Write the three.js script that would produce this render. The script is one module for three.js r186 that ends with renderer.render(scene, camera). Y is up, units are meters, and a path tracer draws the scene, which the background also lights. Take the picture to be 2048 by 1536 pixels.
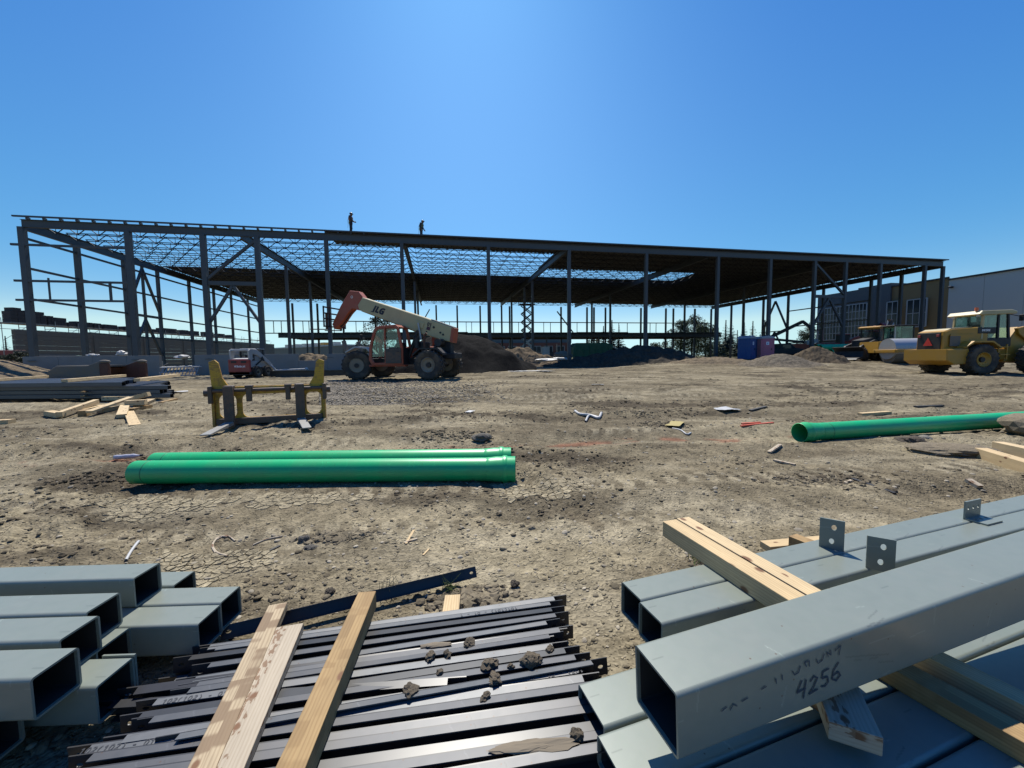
import * as THREE from 'three';
import { mergeGeometries } from 'three/addons/utils/BufferGeometryUtils.js';
import { RoundedBoxGeometry } from 'three/addons/geometries/RoundedBoxGeometry.js';
import { MarchingCubes } from 'three/addons/objects/MarchingCubes.js';

// ---------------------------------------------------------------- camera, sky, sun, exposure
const scene = new THREE.Scene();
const EYE = 1.45, PITCH = 0.0681860062, ROLL = 0.0121276, FOCAL = 771;       // focal length in pixels of a 2048 wide frame
const camera = new THREE.PerspectiveCamera(2 * Math.atan(768 / FOCAL) * 180 / Math.PI, 4 / 3, 0.05, 3000);
camera.position.set(0, EYE, 0);
camera.rotation.set(-PITCH, 0, -ROLL);
const EXPOSURE = 1.45, SUN_INT = 5;
const SUN_EL = 52 * Math.PI / 180, SUN_AZ = -6 * Math.PI / 180;
const SUN = new THREE.Vector3(Math.sin(SUN_AZ) * Math.cos(SUN_EL), Math.sin(SUN_EL), -Math.cos(SUN_AZ) * Math.cos(SUN_EL));
{
  const W = 1024, H = 512, d = new Float32Array(W * H * 4), v = new THREE.Vector3();
  for (let j = 0; j < H; j++) for (let i = 0; i < W; i++) {
    const ph = ((i + .5) / W - .5) * 2 * Math.PI, th = ((j + .5) / H - .5) * Math.PI;
    v.set(Math.cos(ph) * Math.cos(th), Math.sin(th), Math.sin(ph) * Math.cos(th));
    const e = Math.max(0, th) * 180 / Math.PI, g = Math.acos(Math.min(1, Math.max(-1, v.dot(SUN)))) * 180 / Math.PI;
    const w = Math.exp(-e / 24), w2 = Math.exp(-Math.max(e, 4.4) / 2.5), gl = Math.exp(-g / 20), g2 = Math.exp(-g / 12 - e / 14);
    const o = (j * W + i) * 4, A = [0, .072, .542], Hn = [.151, .461, .29], X = [2.4, 1.819, 0], G = [0, .144, 0], G2 = [7.95, 12.06, 18.8];
    for (let k = 0; k < 3; k++) {
      let c = Math.max(.004, A[k] + Hn[k] * w + X[k] * w2 + G[k] * gl + G2[k] * g2);
      if (th < -0.01) c = [.20, .16, .11][k];
      d[o + k] = c / EXPOSURE;
    }
    d[o + 3] = 1;
  }
  const sky = new THREE.DataTexture(d, W, H, THREE.RGBAFormat, THREE.FloatType);
  sky.mapping = THREE.EquirectangularReflectionMapping; sky.magFilter = sky.minFilter = THREE.LinearFilter; sky.needsUpdate = true;
  scene.background = sky; scene.environment = sky;
}
const sun = new THREE.DirectionalLight(new THREE.Color(1, .955, .87), SUN_INT);
sun.position.copy(SUN).multiplyScalar(200); sun.target.position.set(0, 0, -30);
sun.castShadow = true; sun.shadow.mapSize.set(4096, 4096);
Object.assign(sun.shadow.camera, { left: -90, right: 90, top: 90, bottom: -90, near: 10, far: 400 });
scene.add(sun, sun.target);
const renderer = new THREE.WebGLRenderer({ antialias: true });
renderer.setSize(1024, 768);
renderer.toneMapping = THREE.LinearToneMapping; renderer.toneMappingExposure = EXPOSURE;
renderer.shadowMap.enabled = true;

// ---------------------------------------------------------------- helpers: numbers and noise
const V = (x, y, z) => new THREE.Vector3(x, y, z);
function rng(s) { let a = s >>> 0; return () => { a = (a + 0x6D2B79F5) | 0; let t = Math.imul(a ^ (a >>> 15), 1 | a); t = (t + Math.imul(t ^ (t >>> 7), 61 | t)) ^ t; return ((t ^ (t >>> 14)) >>> 0) / 4294967296; }; }
const lerp = (a, b, t) => a + (b - a) * t, clamp = (x, a, b) => Math.min(b, Math.max(a, x));
const sm = (x, a, b) => { const t = clamp((x - a) / (b - a), 0, 1); return t * t * (3 - 2 * t); };
function hash(x, y, s) { let h = Math.imul(x, 374761393) ^ Math.imul(y, 668265263) ^ Math.imul(s, 1274126177); h = Math.imul(h ^ (h >>> 13), 1274126177); return ((h ^ (h >>> 16)) >>> 0) / 4294967296; }
function vn(x, y, s = 0, p = 0) {                                           // value noise 0..1, period p if p
  const xi = Math.floor(x), yi = Math.floor(y); let fx = x - xi, fy = y - yi;
  fx = fx * fx * fx * (fx * (fx * 6 - 15) + 10); fy = fy * fy * fy * (fy * (fy * 6 - 15) + 10);
  let x0 = xi, x1 = xi + 1, y0 = yi, y1 = yi + 1;
  if (p) { x0 = ((x0 % p) + p) % p; x1 = ((x1 % p) + p) % p; y0 = ((y0 % p) + p) % p; y1 = ((y1 % p) + p) % p; }
  const a = hash(x0, y0, s), b = hash(x1, y0, s), c = hash(x0, y1, s), d = hash(x1, y1, s);
  return a + (b - a) * fx + (c - a + (a - b - c + d) * fx) * fy;
}
function fbm(x, y, s, n, p = 0) { let v = 0, a = .5, t = 0; for (let i = 0; i < n; i++) { v += a * vn(x, y, s + i * 17, p); t += a; x *= 2; y *= 2; p *= 2; a *= .5; } return v / t; }

// ---------------------------------------------------------------- the lie of the land
function land(x, z) {                                                        // broad height of the ground
  const D = -z;
  let g = .022 * clamp(D - 3, 0, 23) + .01 * clamp(D - 26, 0, 14);
  g -= sm(D, 8, 16) * clamp(.006 * (x - 0), 0, .2);
  g -= .24 * sm(-x, 6, 15) * sm(D, 18, 26) * (1 - sm(D, 40, 60));
  g += .5 * sm(x, 6, 14) * sm(D, 24, 35);
  return g;
}
const RUTS = [[-14, -5.2, 16, -7.3, .5, .05], [-14, -6.9, 16, -9.3, .5, .05], [-9, -2.9, 9, -4.1, .35, .022], [.15, -4.4, 1.2, -2.2, .22, .05], [-20, -10.5, 25, -12.5, .6, .05], [-20, -12.5, 25, -14.3, .6, .05], [2, -3.2, 9, -4.6, .3, .03]];
function rut(x, z) {
  let r = 0;
  for (const [ax, az, bx, bz, w, dp] of RUTS) {
    const dx = bx - ax, dz = bz - az, L2 = dx * dx + dz * dz, t = clamp(((x - ax) * dx + (z - az) * dz) / L2, 0, 1);
    const d = Math.hypot(x - ax - dx * t, z - az - dz * t) + (vn(x * .9, z * .9, 71) - .5) * w * .9, q = d / w;
    if (q < 2.2) r += dp * (-(Math.exp(-q * q * 2)) + .7 * Math.exp(-(q - 1.15) * (q - 1.15) * 6));
  }
  return r;
}
const CALM = [[-1.6, -1.6, 1.5], [1.6, -1.6, 1.5], [-2.2, -4.5, 1.6]];
function bumps(x, z) {                                                       // small relief of the churned earth
  const D = Math.hypot(x, z);
  let k = 1; for (const [cx, cz, r] of CALM) k = Math.min(k, .25 + .75 * sm(Math.hypot(x - cx, z - cz), r * .6, r * 1.3));
  const rough = sm(fbm(x * .45 + 9, z * .8 + 4, 31, 3), .42, .68);
  const far = sm(D, 60, 140);
  return k * (1 - far) * ((fbm(x * .9, z * 1.4, 5, 3) - .5) * .11 + rut(x, z) + (.25 + rough) * (fbm(x * 5, z * 5, 8, 3) - .5) * .07 + rough * Math.max(0, vn(x * 13, z * 13, 15) - .55) * .07);
}
const ground = (x, z) => land(x, z) + bumps(x, z);

// ---------------------------------------------------------------- where things stand (sight line of the photograph to places on the ground)
function sight(px, py) {
  const U = px - 1024, W = py - 768, cr = Math.cos(ROLL), sr = Math.sin(ROLL), a = (U * cr - W * sr) / FOCAL, b = -(U * sr + W * cr) / FOCAL, c = Math.cos(PITCH), s = Math.sin(PITCH);
  return V(a, b * c - s, -b * s - c);
}
function flat(px, py, y) { const d = sight(px, py), t = (y - EYE) / d.y; return V(d.x * t, y, d.z * t); }
function spot(px, py, up = 0) { const d = sight(px, py); let y = 0; for (let i = 0; i < 60; i++) { const t = (y + up - EYE) / d.y; y = .5 * y + .5 * land(d.x * t, d.z * t); } const t = (y + up - EYE) / d.y; return V(d.x * t, y + up, d.z * t); }
function away(px, py, D) { const d = sight(px, py); return d.multiplyScalar(D / -d.z).add(V(0, EYE, 0)); }

// ---------------------------------------------------------------- helpers: textures
const enc = c => { c = clamp(c, 0, 1); return 255 * (c <= .0031308 ? 12.92 * c : 1.055 * Math.pow(c, 1 / 2.4) - .055); };
function tex(w, h, fn, srgb = true) {
  const d = new Uint8Array(w * h * 4);
  for (let j = 0; j < h; j++) for (let i = 0; i < w; i++) {
    const c = fn(i, j), o = (j * w + i) * 4;
    if (srgb) { d[o] = enc(c[0]); d[o + 1] = enc(c[1]); d[o + 2] = enc(c[2]); } else d[o] = d[o + 1] = d[o + 2] = 255 * clamp(c, 0, 1);
    d[o + 3] = 255;
  }
  const t = new THREE.DataTexture(d, w, h); t.wrapS = t.wrapT = THREE.RepeatWrapping; t.magFilter = t.minFilter = THREE.LinearFilter;
  if (srgb) t.colorSpace = THREE.SRGBColorSpace; t.needsUpdate = true; return t;
}
function rep(t, x, y) { const c = t.clone(); c.repeat.set(x, y); c.needsUpdate = true; return c; }
const mix3 = (a, b, t) => [lerp(a[0], b[0], t), lerp(a[1], b[1], t), lerp(a[2], b[2], t)], mul3 = (a, k) => [a[0] * k, a[1] * k, a[2] * k];
const std = (c, o = {}) => new THREE.MeshStandardMaterial({ color: new THREE.Color().setRGB(...c), roughness: .6, ...o });
// painted or dusty surfaces: base colour, dust, rust and scratches, one tile = 1 m
function worn(base, { dust = .3, dustC = [.27, .22, .15], rust = 0, seed = 1, scale = 1, rough = .55, metal = 0, mott = .12, scr = 0 } = {}) {
  const N = 256; base = mul3(base, .65); dustC = [dustC[0] * .62, dustC[1] * .56, dustC[2] * .5];
  const map = tex(N, N, (i, j) => {
    const x = i / N, y = j / N, n = fbm(x * 4, y * 4, seed, 5, 4), f = fbm(x * 32, y * 32, seed + 50, 2, 32), s = fbm(x * 6, y * 48, seed + 90, 2, 6 * 8);
    let c = mul3(base, 1 - mott + 2 * mott * (n * .6 + f * .4));
    c = mix3(c, dustC, clamp(dust * (sm(n, .35, .75) * .9 + (f - .4) * .5 + .15), 0, 1));
    if (rust) c = mix3(c, [.12, .05, .025], rust * sm(n * .6 + f * .25 + s * .25, .5, .62));
    return c;
  });
  if (scr) {                                                                 // scuffs, scratches and specks of rust
    const d = map.image.data, r = rng(seed * 77 + 5);
    for (let k = 0; k < scr * 90; k++) { let x = r() * N, y = r() * N; const a = r() * .5 - .25 + (r() < .3 ? 1.2 : 0), L = 4 + r() * r() * 60, q = r() < .6 ? 1.25 : .72; for (let t = 0; t < L; t++) { x += Math.cos(a); y += Math.sin(a); const o = (((y | 0) % N + N) % N * N + ((x | 0) % N + N) % N) * 4; for (let c = 0; c < 3; c++) d[o + c] = Math.min(255, d[o + c] * lerp(1, q, .5)); } }
    for (let k = 0; k < scr * 40; k++) { const x = (r() * N) | 0, y = (r() * N) | 0, o = (y * N + x) * 4; d[o] = 74; d[o + 1] = 46; d[o + 2] = 30; }
  }
  const m = std([1, 1, 1], { map: rep(map, 1 / scale, 1 / scale), roughness: rough, metalness: metal });
  return m;
}

// ---------------------------------------------------------------- helpers: geometry
const M4 = new THREE.Matrix4();
function metreUV(g) {                                                        // box-projected uv in metres, per face
  if (g.index) g = g.toNonIndexed();
  const p = g.attributes.position, n = p.count, uv = new Float32Array(n * 2), a = V(), b = V(), c = V();
  for (let i = 0; i < n; i += 3) {
    a.fromBufferAttribute(p, i); b.fromBufferAttribute(p, i + 1); c.fromBufferAttribute(p, i + 2);
    const N = b.clone().sub(a).cross(c.clone().sub(a)), X = Math.abs(N.x), Y = Math.abs(N.y), Z = Math.abs(N.z);
    [a, b, c].forEach((q, k) => { const o = (i + k) * 2; if (X >= Y && X >= Z) { uv[o] = q.z; uv[o + 1] = q.y; } else if (Y >= Z) { uv[o] = q.x; uv[o + 1] = q.z; } else { uv[o] = q.x; uv[o + 1] = q.y; } });
  }
  g.setAttribute('uv', new THREE.BufferAttribute(uv, 2));
  for (const k of Object.keys(g.attributes)) if (!['position', 'normal', 'uv', 'color'].includes(k)) g.deleteAttribute(k);
  g.clearGroups && g.clearGroups();
  return g;
}
const E = new THREE.Euler(), Q = new THREE.Quaternion(), ONE = V(1, 1, 1);
function put(g, p = [0, 0, 0], r = [0, 0, 0]) { return g.applyMatrix4(new THREE.Matrix4().compose(V(...p), new THREE.Quaternion().setFromEuler(new THREE.Euler(r[0] || 0, r[1] || 0, r[2] || 0)), ONE)); }
function bx(w, h, d, p, r, rad = 0) { return put(metreUV(rad ? new RoundedBoxGeometry(w, h, d, 1, rad) : new THREE.BoxGeometry(w, h, d)), p, r); }
function cy(r1, r2, h, p, r, seg = 20, open = false) { return put(metreUV(new THREE.CylinderGeometry(r1, r2, h, seg, 1, open)), p, r); }
function sp(r, p, s = [1, 1, 1], seg = 14) { const g = new THREE.SphereGeometry(r, seg, Math.round(seg * .7)); g.scale(...s); return put(metreUV(g), p); }
function frameM(a, b, up) {                                                  // x axis from a to b
  const x = b.clone().sub(a).normalize(); let u = up ? up.clone() : V(0, 1, 0); if (Math.abs(x.dot(u)) > .98) u = V(0, 0, 1);
  const z = x.clone().cross(u).normalize(), y = z.clone().cross(x).normalize();
  return new THREE.Matrix4().makeBasis(x, y, z).setPosition(a.clone().add(b).multiplyScalar(.5));
}
const v3 = a => a.isVector3 ? a : V(...a);
function bar(a, b, w, h = w, rad = 0, up) { a = v3(a); b = v3(b); const L = a.distanceTo(b); return metreUV(rad ? new RoundedBoxGeometry(L, h, w, 1, rad) : new THREE.BoxGeometry(L, h, w)).applyMatrix4(frameM(a, b, up)); }
function rod(a, b, r, r2 = r, seg = 8) { a = v3(a); b = v3(b); const L = a.distanceTo(b); const g = new THREE.CylinderGeometry(r2, r, L, seg); g.rotateZ(-Math.PI / 2); return metreUV(g).applyMatrix4(frameM(a, b)); }
function tubeAlong(pts, r, seg = 40, rs = 7) { return metreUV(new THREE.TubeGeometry(new THREE.CatmullRomCurve3(pts.map(v3)), seg, r, rs)); }
function shapeOf(pts) { const s = new THREE.Shape(); pts.forEach((q, i) => i ? s.lineTo(q[0], q[1]) : s.moveTo(q[0], q[1])); s.closePath(); return s; }
function ext(pts, depth, { bevel = 0, holes = [], center = true } = {}) {    // outline in xy, thickness along z
  const s = pts.isShape ? pts : shapeOf(pts);
  for (const h of holes) { const p = new THREE.Path(); if (h.length === 3) p.absellipse(h[0], h[1], h[2], h[2], 0, 2 * Math.PI); else if (h.length === 4 && !Array.isArray(h[0])) p.absellipse(h[0], h[1], h[2], h[3], 0, 2 * Math.PI); else { h.forEach((q, i) => i ? p.lineTo(q[0], q[1]) : p.moveTo(q[0], q[1])); p.closePath(); } s.holes.push(p); }
  const g = new THREE.ExtrudeGeometry(s, { depth: depth - 2 * bevel, bevelEnabled: bevel > 0, bevelSize: bevel, bevelThickness: bevel, bevelSegments: 1, curveSegments: 8 });
  g.translate(0, 0, bevel); if (center) g.translate(0, 0, -depth / 2);
  return metreUV(g);
}
const used = {};
function numbered(n) { used[n] = (used[n] ?? -1) + 1; return used[n] ? n + '_' + String(used[n]).padStart(3, '0') : n; }
function join(gs) { gs = (Array.isArray(gs) ? gs : [gs]).map(g => g.index ? g.toNonIndexed() : g); return gs.length === 1 ? gs[0] : mergeGeometries(gs); }
function M(name, gs, mat, parent = scene) {
  const m = new THREE.Mesh(join(gs), mat); m.name = parent === scene ? numbered(name) : name; m.castShadow = m.receiveShadow = true; parent.add(m); return m;
}
function tag(o, label, category, group, kind) { if (label) o.userData.label = label; if (category) o.userData.category = category; if (group) o.userData.group = group; if (kind) o.userData.kind = kind; return o; }
function T(name, label, category, p = [0, 0, 0], turn = 0, group) { const g = new THREE.Group(); g.name = numbered(name); g.position.copy(v3(p)); g.rotation.y = turn; scene.add(g); return tag(g, label, category, group); }
function S(name, gs, mat) { const m = M(name, gs, mat); m.userData.kind = 'structure'; return m; }
function dup(o, p, turn, label, group) { const c = o.clone(); c.name = numbered(o.name.replace(/_\d{3}$/, '')); c.userData = { ...o.userData }; c.position.copy(v3(p)); if (turn !== undefined) c.rotation.y = turn; if (label) c.userData.label = label; if (group) c.userData.group = group; scene.add(c); return c; }
function canvasMap(w, h, draw) { const c = document.createElement('canvas'); c.width = w; c.height = h; const x = c.getContext('2d'); draw(x, w, h); const t = new THREE.CanvasTexture(c); t.colorSpace = THREE.SRGBColorSpace; return t; }
function decal(w, h, mapT, o = {}) { const g = new THREE.PlaneGeometry(w, h).toNonIndexed(); return { g, m: std([1, 1, 1], { map: mapT, transparent: true, alphaTest: .4, roughness: .6, ...o }) }; }

// ---------------------------------------------------------------- materials
const SOIL = [.30, .252, .172];
const mats = {};
mats.primer = worn([.275, .31, .262], { dust: .2, dustC: [.30, .315, .30], seed: 3, rough: .36, mott: .10, metal: .12, scr: .4 });
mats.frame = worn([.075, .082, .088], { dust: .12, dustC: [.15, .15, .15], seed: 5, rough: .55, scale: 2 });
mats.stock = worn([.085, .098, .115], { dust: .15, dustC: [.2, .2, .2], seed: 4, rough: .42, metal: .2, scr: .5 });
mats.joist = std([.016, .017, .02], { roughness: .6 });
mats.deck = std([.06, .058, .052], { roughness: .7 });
mats.black = worn([.022, .024, .028], { dust: .16, dustC: [.12, .11, .10], seed: 8, rough: .38, mott: .3 });
mats.blackGlareDust = worn([.13, .14, .15], { dust: .3, dustC: [.22, .22, .22], seed: 6, rough: .5, mott: .2, metal: .2, scr: 1 });  // channel tops: sky glare painted into the black, together with dust
mats.blackFaintGlareDust = worn([.085, .09, .10], { dust: .3, dustC: [.16, .15, .14], seed: 7, rough: .45, mott: .25, metal: .15, scr: 1 });  // weaker painted glare and dust for the duller channel tops
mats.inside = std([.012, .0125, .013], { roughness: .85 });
mats.yellow = worn([.55, .30, .03], { dust: .32, rust: .25, seed: 11, rough: .5 });
mats.cat = worn([.56, .29, .02], { dust: .25, seed: 12, rough: .5, scale: 2 });
mats.forkYellow = worn([.72, .40, .02], { dust: .2, rust: .5, scr: 1, seed: 13, rough: .55, scale: .7 });
mats.forkSteel = worn([.075, .062, .05], { dust: .5, dustC: [.17, .14, .10], rust: .4, seed: 14, rough: .6, scale: .6 });
mats.tan = worn([.66, .55, .28], { dust: .25, seed: 16, rough: .5, scale: 2 });
mats.orange = worn([.50, .075, .025], { dust: .25, seed: 17, rough: .5, scale: 1.5 });
mats.red = worn([.42, .035, .03], { dust: .2, seed: 18, rough: .45, scale: 1.5 });
mats.white = worn([.62, .62, .60], { dust: .25, seed: 19, rough: .5, scale: 1.5 });
mats.dark = worn([.014, .014, .015], { dust: .2, dustC: [.10, .09, .08], seed: 20, rough: .6 });
mats.rubber = worn([.045, .04, .034], { dust: .75, dustC: [.17, .143, .105], seed: 21, rough: .9 });
mats.rim = worn([.33, .29, .22], { dust: .5, seed: 22, rough: .7 });
mats.glass = new THREE.MeshPhysicalMaterial({ color: new THREE.Color(.72, .84, .80), roughness: .06, transmission: 1, thickness: 0, ior: 1.5 });
mats.pane = new THREE.MeshPhysicalMaterial({ color: new THREE.Color().setRGB(.02, .03, .036), roughness: .1, specularIntensity: .6 });
mats.steelBright = worn([.55, .55, .54], { dust: .15, seed: 23, rough: .5, metal: .4, scale: 1 });
mats.rust = worn([.13, .052, .028], { dust: .3, dustC: [.2, .1, .06], seed: 24, rough: .8 });
mats.bucketGrey = worn([.20, .18, .15], { dust: .6, dustC: [.25, .21, .15], seed: 25, rough: .8 });
mats.concrete = worn([.30, .30, .285], { dust: .35, dustC: [.22, .21, .185], seed: 26, rough: .9, scale: 3, mott: .2 });
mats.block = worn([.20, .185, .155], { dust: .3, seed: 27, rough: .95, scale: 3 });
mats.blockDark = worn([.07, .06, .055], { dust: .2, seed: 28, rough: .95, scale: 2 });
mats.pvc = worn([.008, .58, .19], { dust: .16, dustC: [.22, .26, .16], seed: 29, rough: .36, mott: .06, scr: .7 });
mats.pvcIn = std([.012, .10, .05], { roughness: .6 });
mats.skin = std([.22, .12, .08], { roughness: .7 });
mats.galv = std([.30, .30, .29], { roughness: .4, metalness: .5 });
function wood(base, darkC, seed, { knots = 4, stain = 0, bark = 0 } = {}) {
  base = [base[0] * .66, base[1] * .62, base[2] * .56]; darkC = [darkC[0] * .6, darkC[1] * .56, darkC[2] * .5];  // grain along u, tile 1.2 m by 0.15 m
  const r = rng(seed), K = Array.from({ length: knots }, () => [r(), r(), .012 + r() * .012]);
  return std([1, 1, 1], { roughness: .8, map: rep(tex(512, 128, (i, j) => {
    const u = i / 512, v = j / 128; let warp = (fbm(u * 3, v * 2, seed, 3, 3) - .5) * .9;
    for (const [ku, kv, kr] of K) { const du = (u - ku) * 1.2, dv = (v - kv) * .15, d = Math.hypot(du * .45, dv); warp += .5 * Math.exp(-d * d / (kr * kr * 2)); }
    const g = Math.sin((v * 7 + warp) * 2 * Math.PI * 1.6) * .5 + .5, f = vn(u * 40, v * 96, seed + 3, 0), st = fbm(u * 5, v * 3, seed + 7, 3, 5);
    let c = mix3(base, darkC, clamp(.12 + .38 * g * g + .25 * (f - .4), 0, 1));
    if (stain) c = mix3(c, darkC, clamp(stain * (sm(fbm(u * 18, v * 1.2, seed + 11, 2), .46, .62)), 0, 1));
    if (bark) c = mix3(c, [.16, .09, .045], bark * sm(fbm(u * 60, v * 16, seed + 13, 3) - Math.abs(v - .18) * 1.6, .38, .5));
    c = mul3(c, .86 + .28 * st);
    for (const [ku, kv, kr] of K) { const d = Math.hypot((u - ku) * 1.2 * .6, (v - kv) * .15); if (d < kr) c = mix3([.14, .065, .028], c, sm(d, kr * .45, kr)); }
    return c;
  }), 1 / 1.2, 1 / .15) });
}
mats.wood = wood([.78, .62, .37], [.46, .31, .15], 101);
mats.wood2 = wood([.82, .67, .42], [.50, .34, .17], 131, { knots: 6 });
mats.woodStained = wood([.60, .50, .34], [.27, .185, .11], 151, { stain: .85, knots: 2 });
mats.woodGrey = wood([.56, .50, .40], [.42, .35, .26], 171, { knots: 7, bark: .9 });
mats.woodOchre = wood([.47, .33, .155], [.30, .185, .075], 191, { knots: 2, stain: .45 });

// ---------------------------------------------------------------- the ground
const LIGHT = [.212, .178, .116], MID = [.150, .124, .080], DAMP = [.066, .053, .035], PALE = [.25, .215, .148];
const TRACKS = [[-9, -3.4, 10, -5.0, .17], [-9, -5.6, 12, -8.2, .18], [-10, -7.3, 14, -10.4, .2], [.4, -6.2, 1.5, -2.1, .12], [-16, -11, 22, -13.5, .25], [-16, -13, 22, -15.5, .25], [3, -3.6, 12, -7.4, .16], [-4, -9, 16, -19, .25], [-8, -2.7, 3, -3.5, .14]];
function soil(x, z) {
  const D = Math.hypot(x, z), xr = x + .12 * z, zr = z - .12 * x;
  const n = fbm(xr * .35, zr * .7, 41, 4), st = fbm(xr * .55, zr * 2.6, 47, 4), ch = sm(fbm(x * .45 + 9, z * .8 + 4, 31, 3), .42, .68), f = fbm(x * 9, z * 9, 53, 3);
  let c = mix3(LIGHT, MID, sm(n, .38, .62));
  c = mix3(c, DAMP, clamp(.95 * sm(st, .46, .62) * (.45 + .55 * ch), 0, 1));
  c = mix3(c, DAMP, .5 * ch * sm(f, .45, .7));
  c = mix3(c, PALE, .55 * sm(fbm(xr * .8 + 30, zr * 2.2, 59, 3), .56, .74) * (1 - ch));
  const p = Math.abs(z + 5.95 + .12 * x + (vn(x * .7, 3, 61) - .5) * .5);        // old marking paint trodden into the earth
  if (x > -8 && x < 6) c = mix3(c, [.20, .055, .03], .5 * (1 - sm(p, .05, .22)) * sm(fbm(x * 2.2, z * 5, 63, 3), .42, .6));
  for (const [ax, az, bx, bz, w] of TRACKS) {
    const dx = bx - ax, dz = bz - az, L2 = dx * dx + dz * dz, t = ((x - ax) * dx + (z - az) * dz) / L2; if (t < 0 || t > 1) continue;
    const d = Math.abs((x - ax) * dz - (z - az) * dx) / Math.sqrt(L2) + (vn(x * .5, z * .5, 83) - .5) * .25; if (d > w) continue;
    const tread = Math.sin(t * Math.sqrt(L2) * 26 + (d * 9)) > .1 ? 1 : 0; c = mix3(c, mix3(c, tread ? DAMP : PALE, .42), sm(w - d, 0, .08) * sm(vn(x * 1.3, z * 1.3, 85), .25, .6));
  }
  c = mul3(c, .86 + .28 * f);
  if (D > 50) c = mix3(c, [.10, .10, .045], sm(D, 70, 110) * .75);
  return c;
}
const soilMaps = (() => {
  const N = 2048, P = 3.2, r = rng(7), h = new Float32Array(N * N), tone = new Float32Array(N * N);
  for (let j = 0; j < N; j++) for (let i = 0; i < N; i++) {
    const x = i / N, y = j / N;
    const a = fbm(x * 24, y * 24, 201, 4, 24), b = vn(x * 300, y * 300, 207, 300), c = vn(x * 110, y * 110, 209, 110), s = vn(x * 40, y * 170, 211, 40 * 0);
    h[j * N + i] = a * .45 + Math.max(0, c - .55) * .45 + b * .18; tone[j * N + i] = .80 + .62 * (a - .5) + .34 * (b - .5) + .30 * (c - .5) + .06 * (s - .5);
  }
  const blot = (cx, cy, rr, hh, tt, squash, ang) => {                         // a pebble or a crumb lying in the soil
    const ca = Math.cos(ang), sa = Math.sin(ang), R = Math.ceil(rr * 1.6);
    for (let dj = -R; dj <= R; dj++) for (let di = -R; di <= R; di++) {
      const u = (di * ca + dj * sa) / rr, v = (-di * sa + dj * ca) / (rr * squash), q = u * u + v * v; if (q > 1) continue;
      const o = (((cy + dj) % N + N) % N) * N + (((cx + di) % N + N) % N), k = Math.sqrt(1 - q);
      h[o] += hh * k; tone[o] = lerp(tone[o], tt, .85);
    }
  };
  for (let k = 0; k < 5200; k++) { const s = Math.pow(r(), 3); blot((r() * N) | 0, (r() * N) | 0, 2 + s * 9, .25 + s * .5, r() < .4 ? 1.15 + r() * .3 : .5 + r() * .45, .5 + r() * .5, r() * 3.2); }
  for (let k = 0; k < 170; k++) {                                            // hair cracks
    let x = r() * N, y = r() * N, a = r() * 6.3; const L = 60 + r() * 220;
    for (let s = 0; s < L; s++) { a += (r() - .5) * .5; x += Math.cos(a); y += Math.sin(a) * .9; const o = (((y | 0) % N + N) % N) * N + (((x | 0) % N + N) % N); h[o] -= .3; tone[o] *= .62; }
  }
  const map = tex(N, N, (i, j) => { const t = clamp(tone[j * N + i], .3, 1.3) / 1.3; return [t, t, t * .99]; });
  const bump = tex(N, N, (i, j) => .15 + h[j * N + i] * .55, false);
  return { map: rep(map, 1 / P, 1 / P), bump: rep(bump, 1 / P, 1 / P) };
})();
const earth = o => new THREE.MeshPhysicalMaterial({ color: new THREE.Color().setRGB(1.3 / .8, 1.3 / .8, 1.3 / .8), map: soilMaps.map, bumpMap: soilMaps.bump, specularIntensity: .2, ...o });
mats.soil = earth({ bumpScale: .06, roughness: .97, vertexColors: true });
{
  const angs = [], rad = []; const NA = 760, NR = 600;
  for (let i = 0; i <= NA; i++) angs.push(-1.22 + 2.44 * i / NA);
  for (let i = 1; i < 60; i++) angs.push(1.22 + (2 * Math.PI - 2.44) * i / 60);
  for (let i = 0; i <= NR; i++) rad.push(.5 * Math.pow(1800, i / NR));
  const A = angs.length, n = A * rad.length + 1, pos = new Float32Array(n * 3), col = new Float32Array(n * 3), uv = new Float32Array(n * 2), idx = [];
  const set = (o, x, z) => { const c = soil(x, z); pos.set([x, ground(x, z), z], o * 3); col.set(c, o * 3); uv[o * 2] = x + .35 * vn(x * .6, z * .6, 91); uv[o * 2 + 1] = z + .35 * vn(x * .6, z * .6, 92); };
  set(0, 0, 0);
  for (let i = 0; i < rad.length; i++) for (let k = 0; k < A; k++) set(1 + i * A + k, Math.sin(angs[k]) * rad[i], -Math.cos(angs[k]) * rad[i]);
  for (let k = 0; k < A; k++) { const k2 = (k + 1) % A; idx.push(0, 1 + k2, 1 + k); for (let i = 0; i < NR; i++) { const a = 1 + i * A + k, b = 1 + i * A + k2, c = a + A, d = b + A; idx.push(a, b, d, a, d, c); } }
  const g = new THREE.BufferGeometry(); g.setAttribute('position', new THREE.BufferAttribute(pos, 3)); g.setAttribute('color', new THREE.BufferAttribute(col, 3)); g.setAttribute('uv', new THREE.BufferAttribute(uv, 2)); g.setIndex(idx); g.computeVertexNormals();
  const m = new THREE.Mesh(g, mats.soil); m.name = numbered('ground'); m.receiveShadow = m.castShadow = true; m.userData = { kind: 'structure' }; scene.add(m);
}
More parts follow.
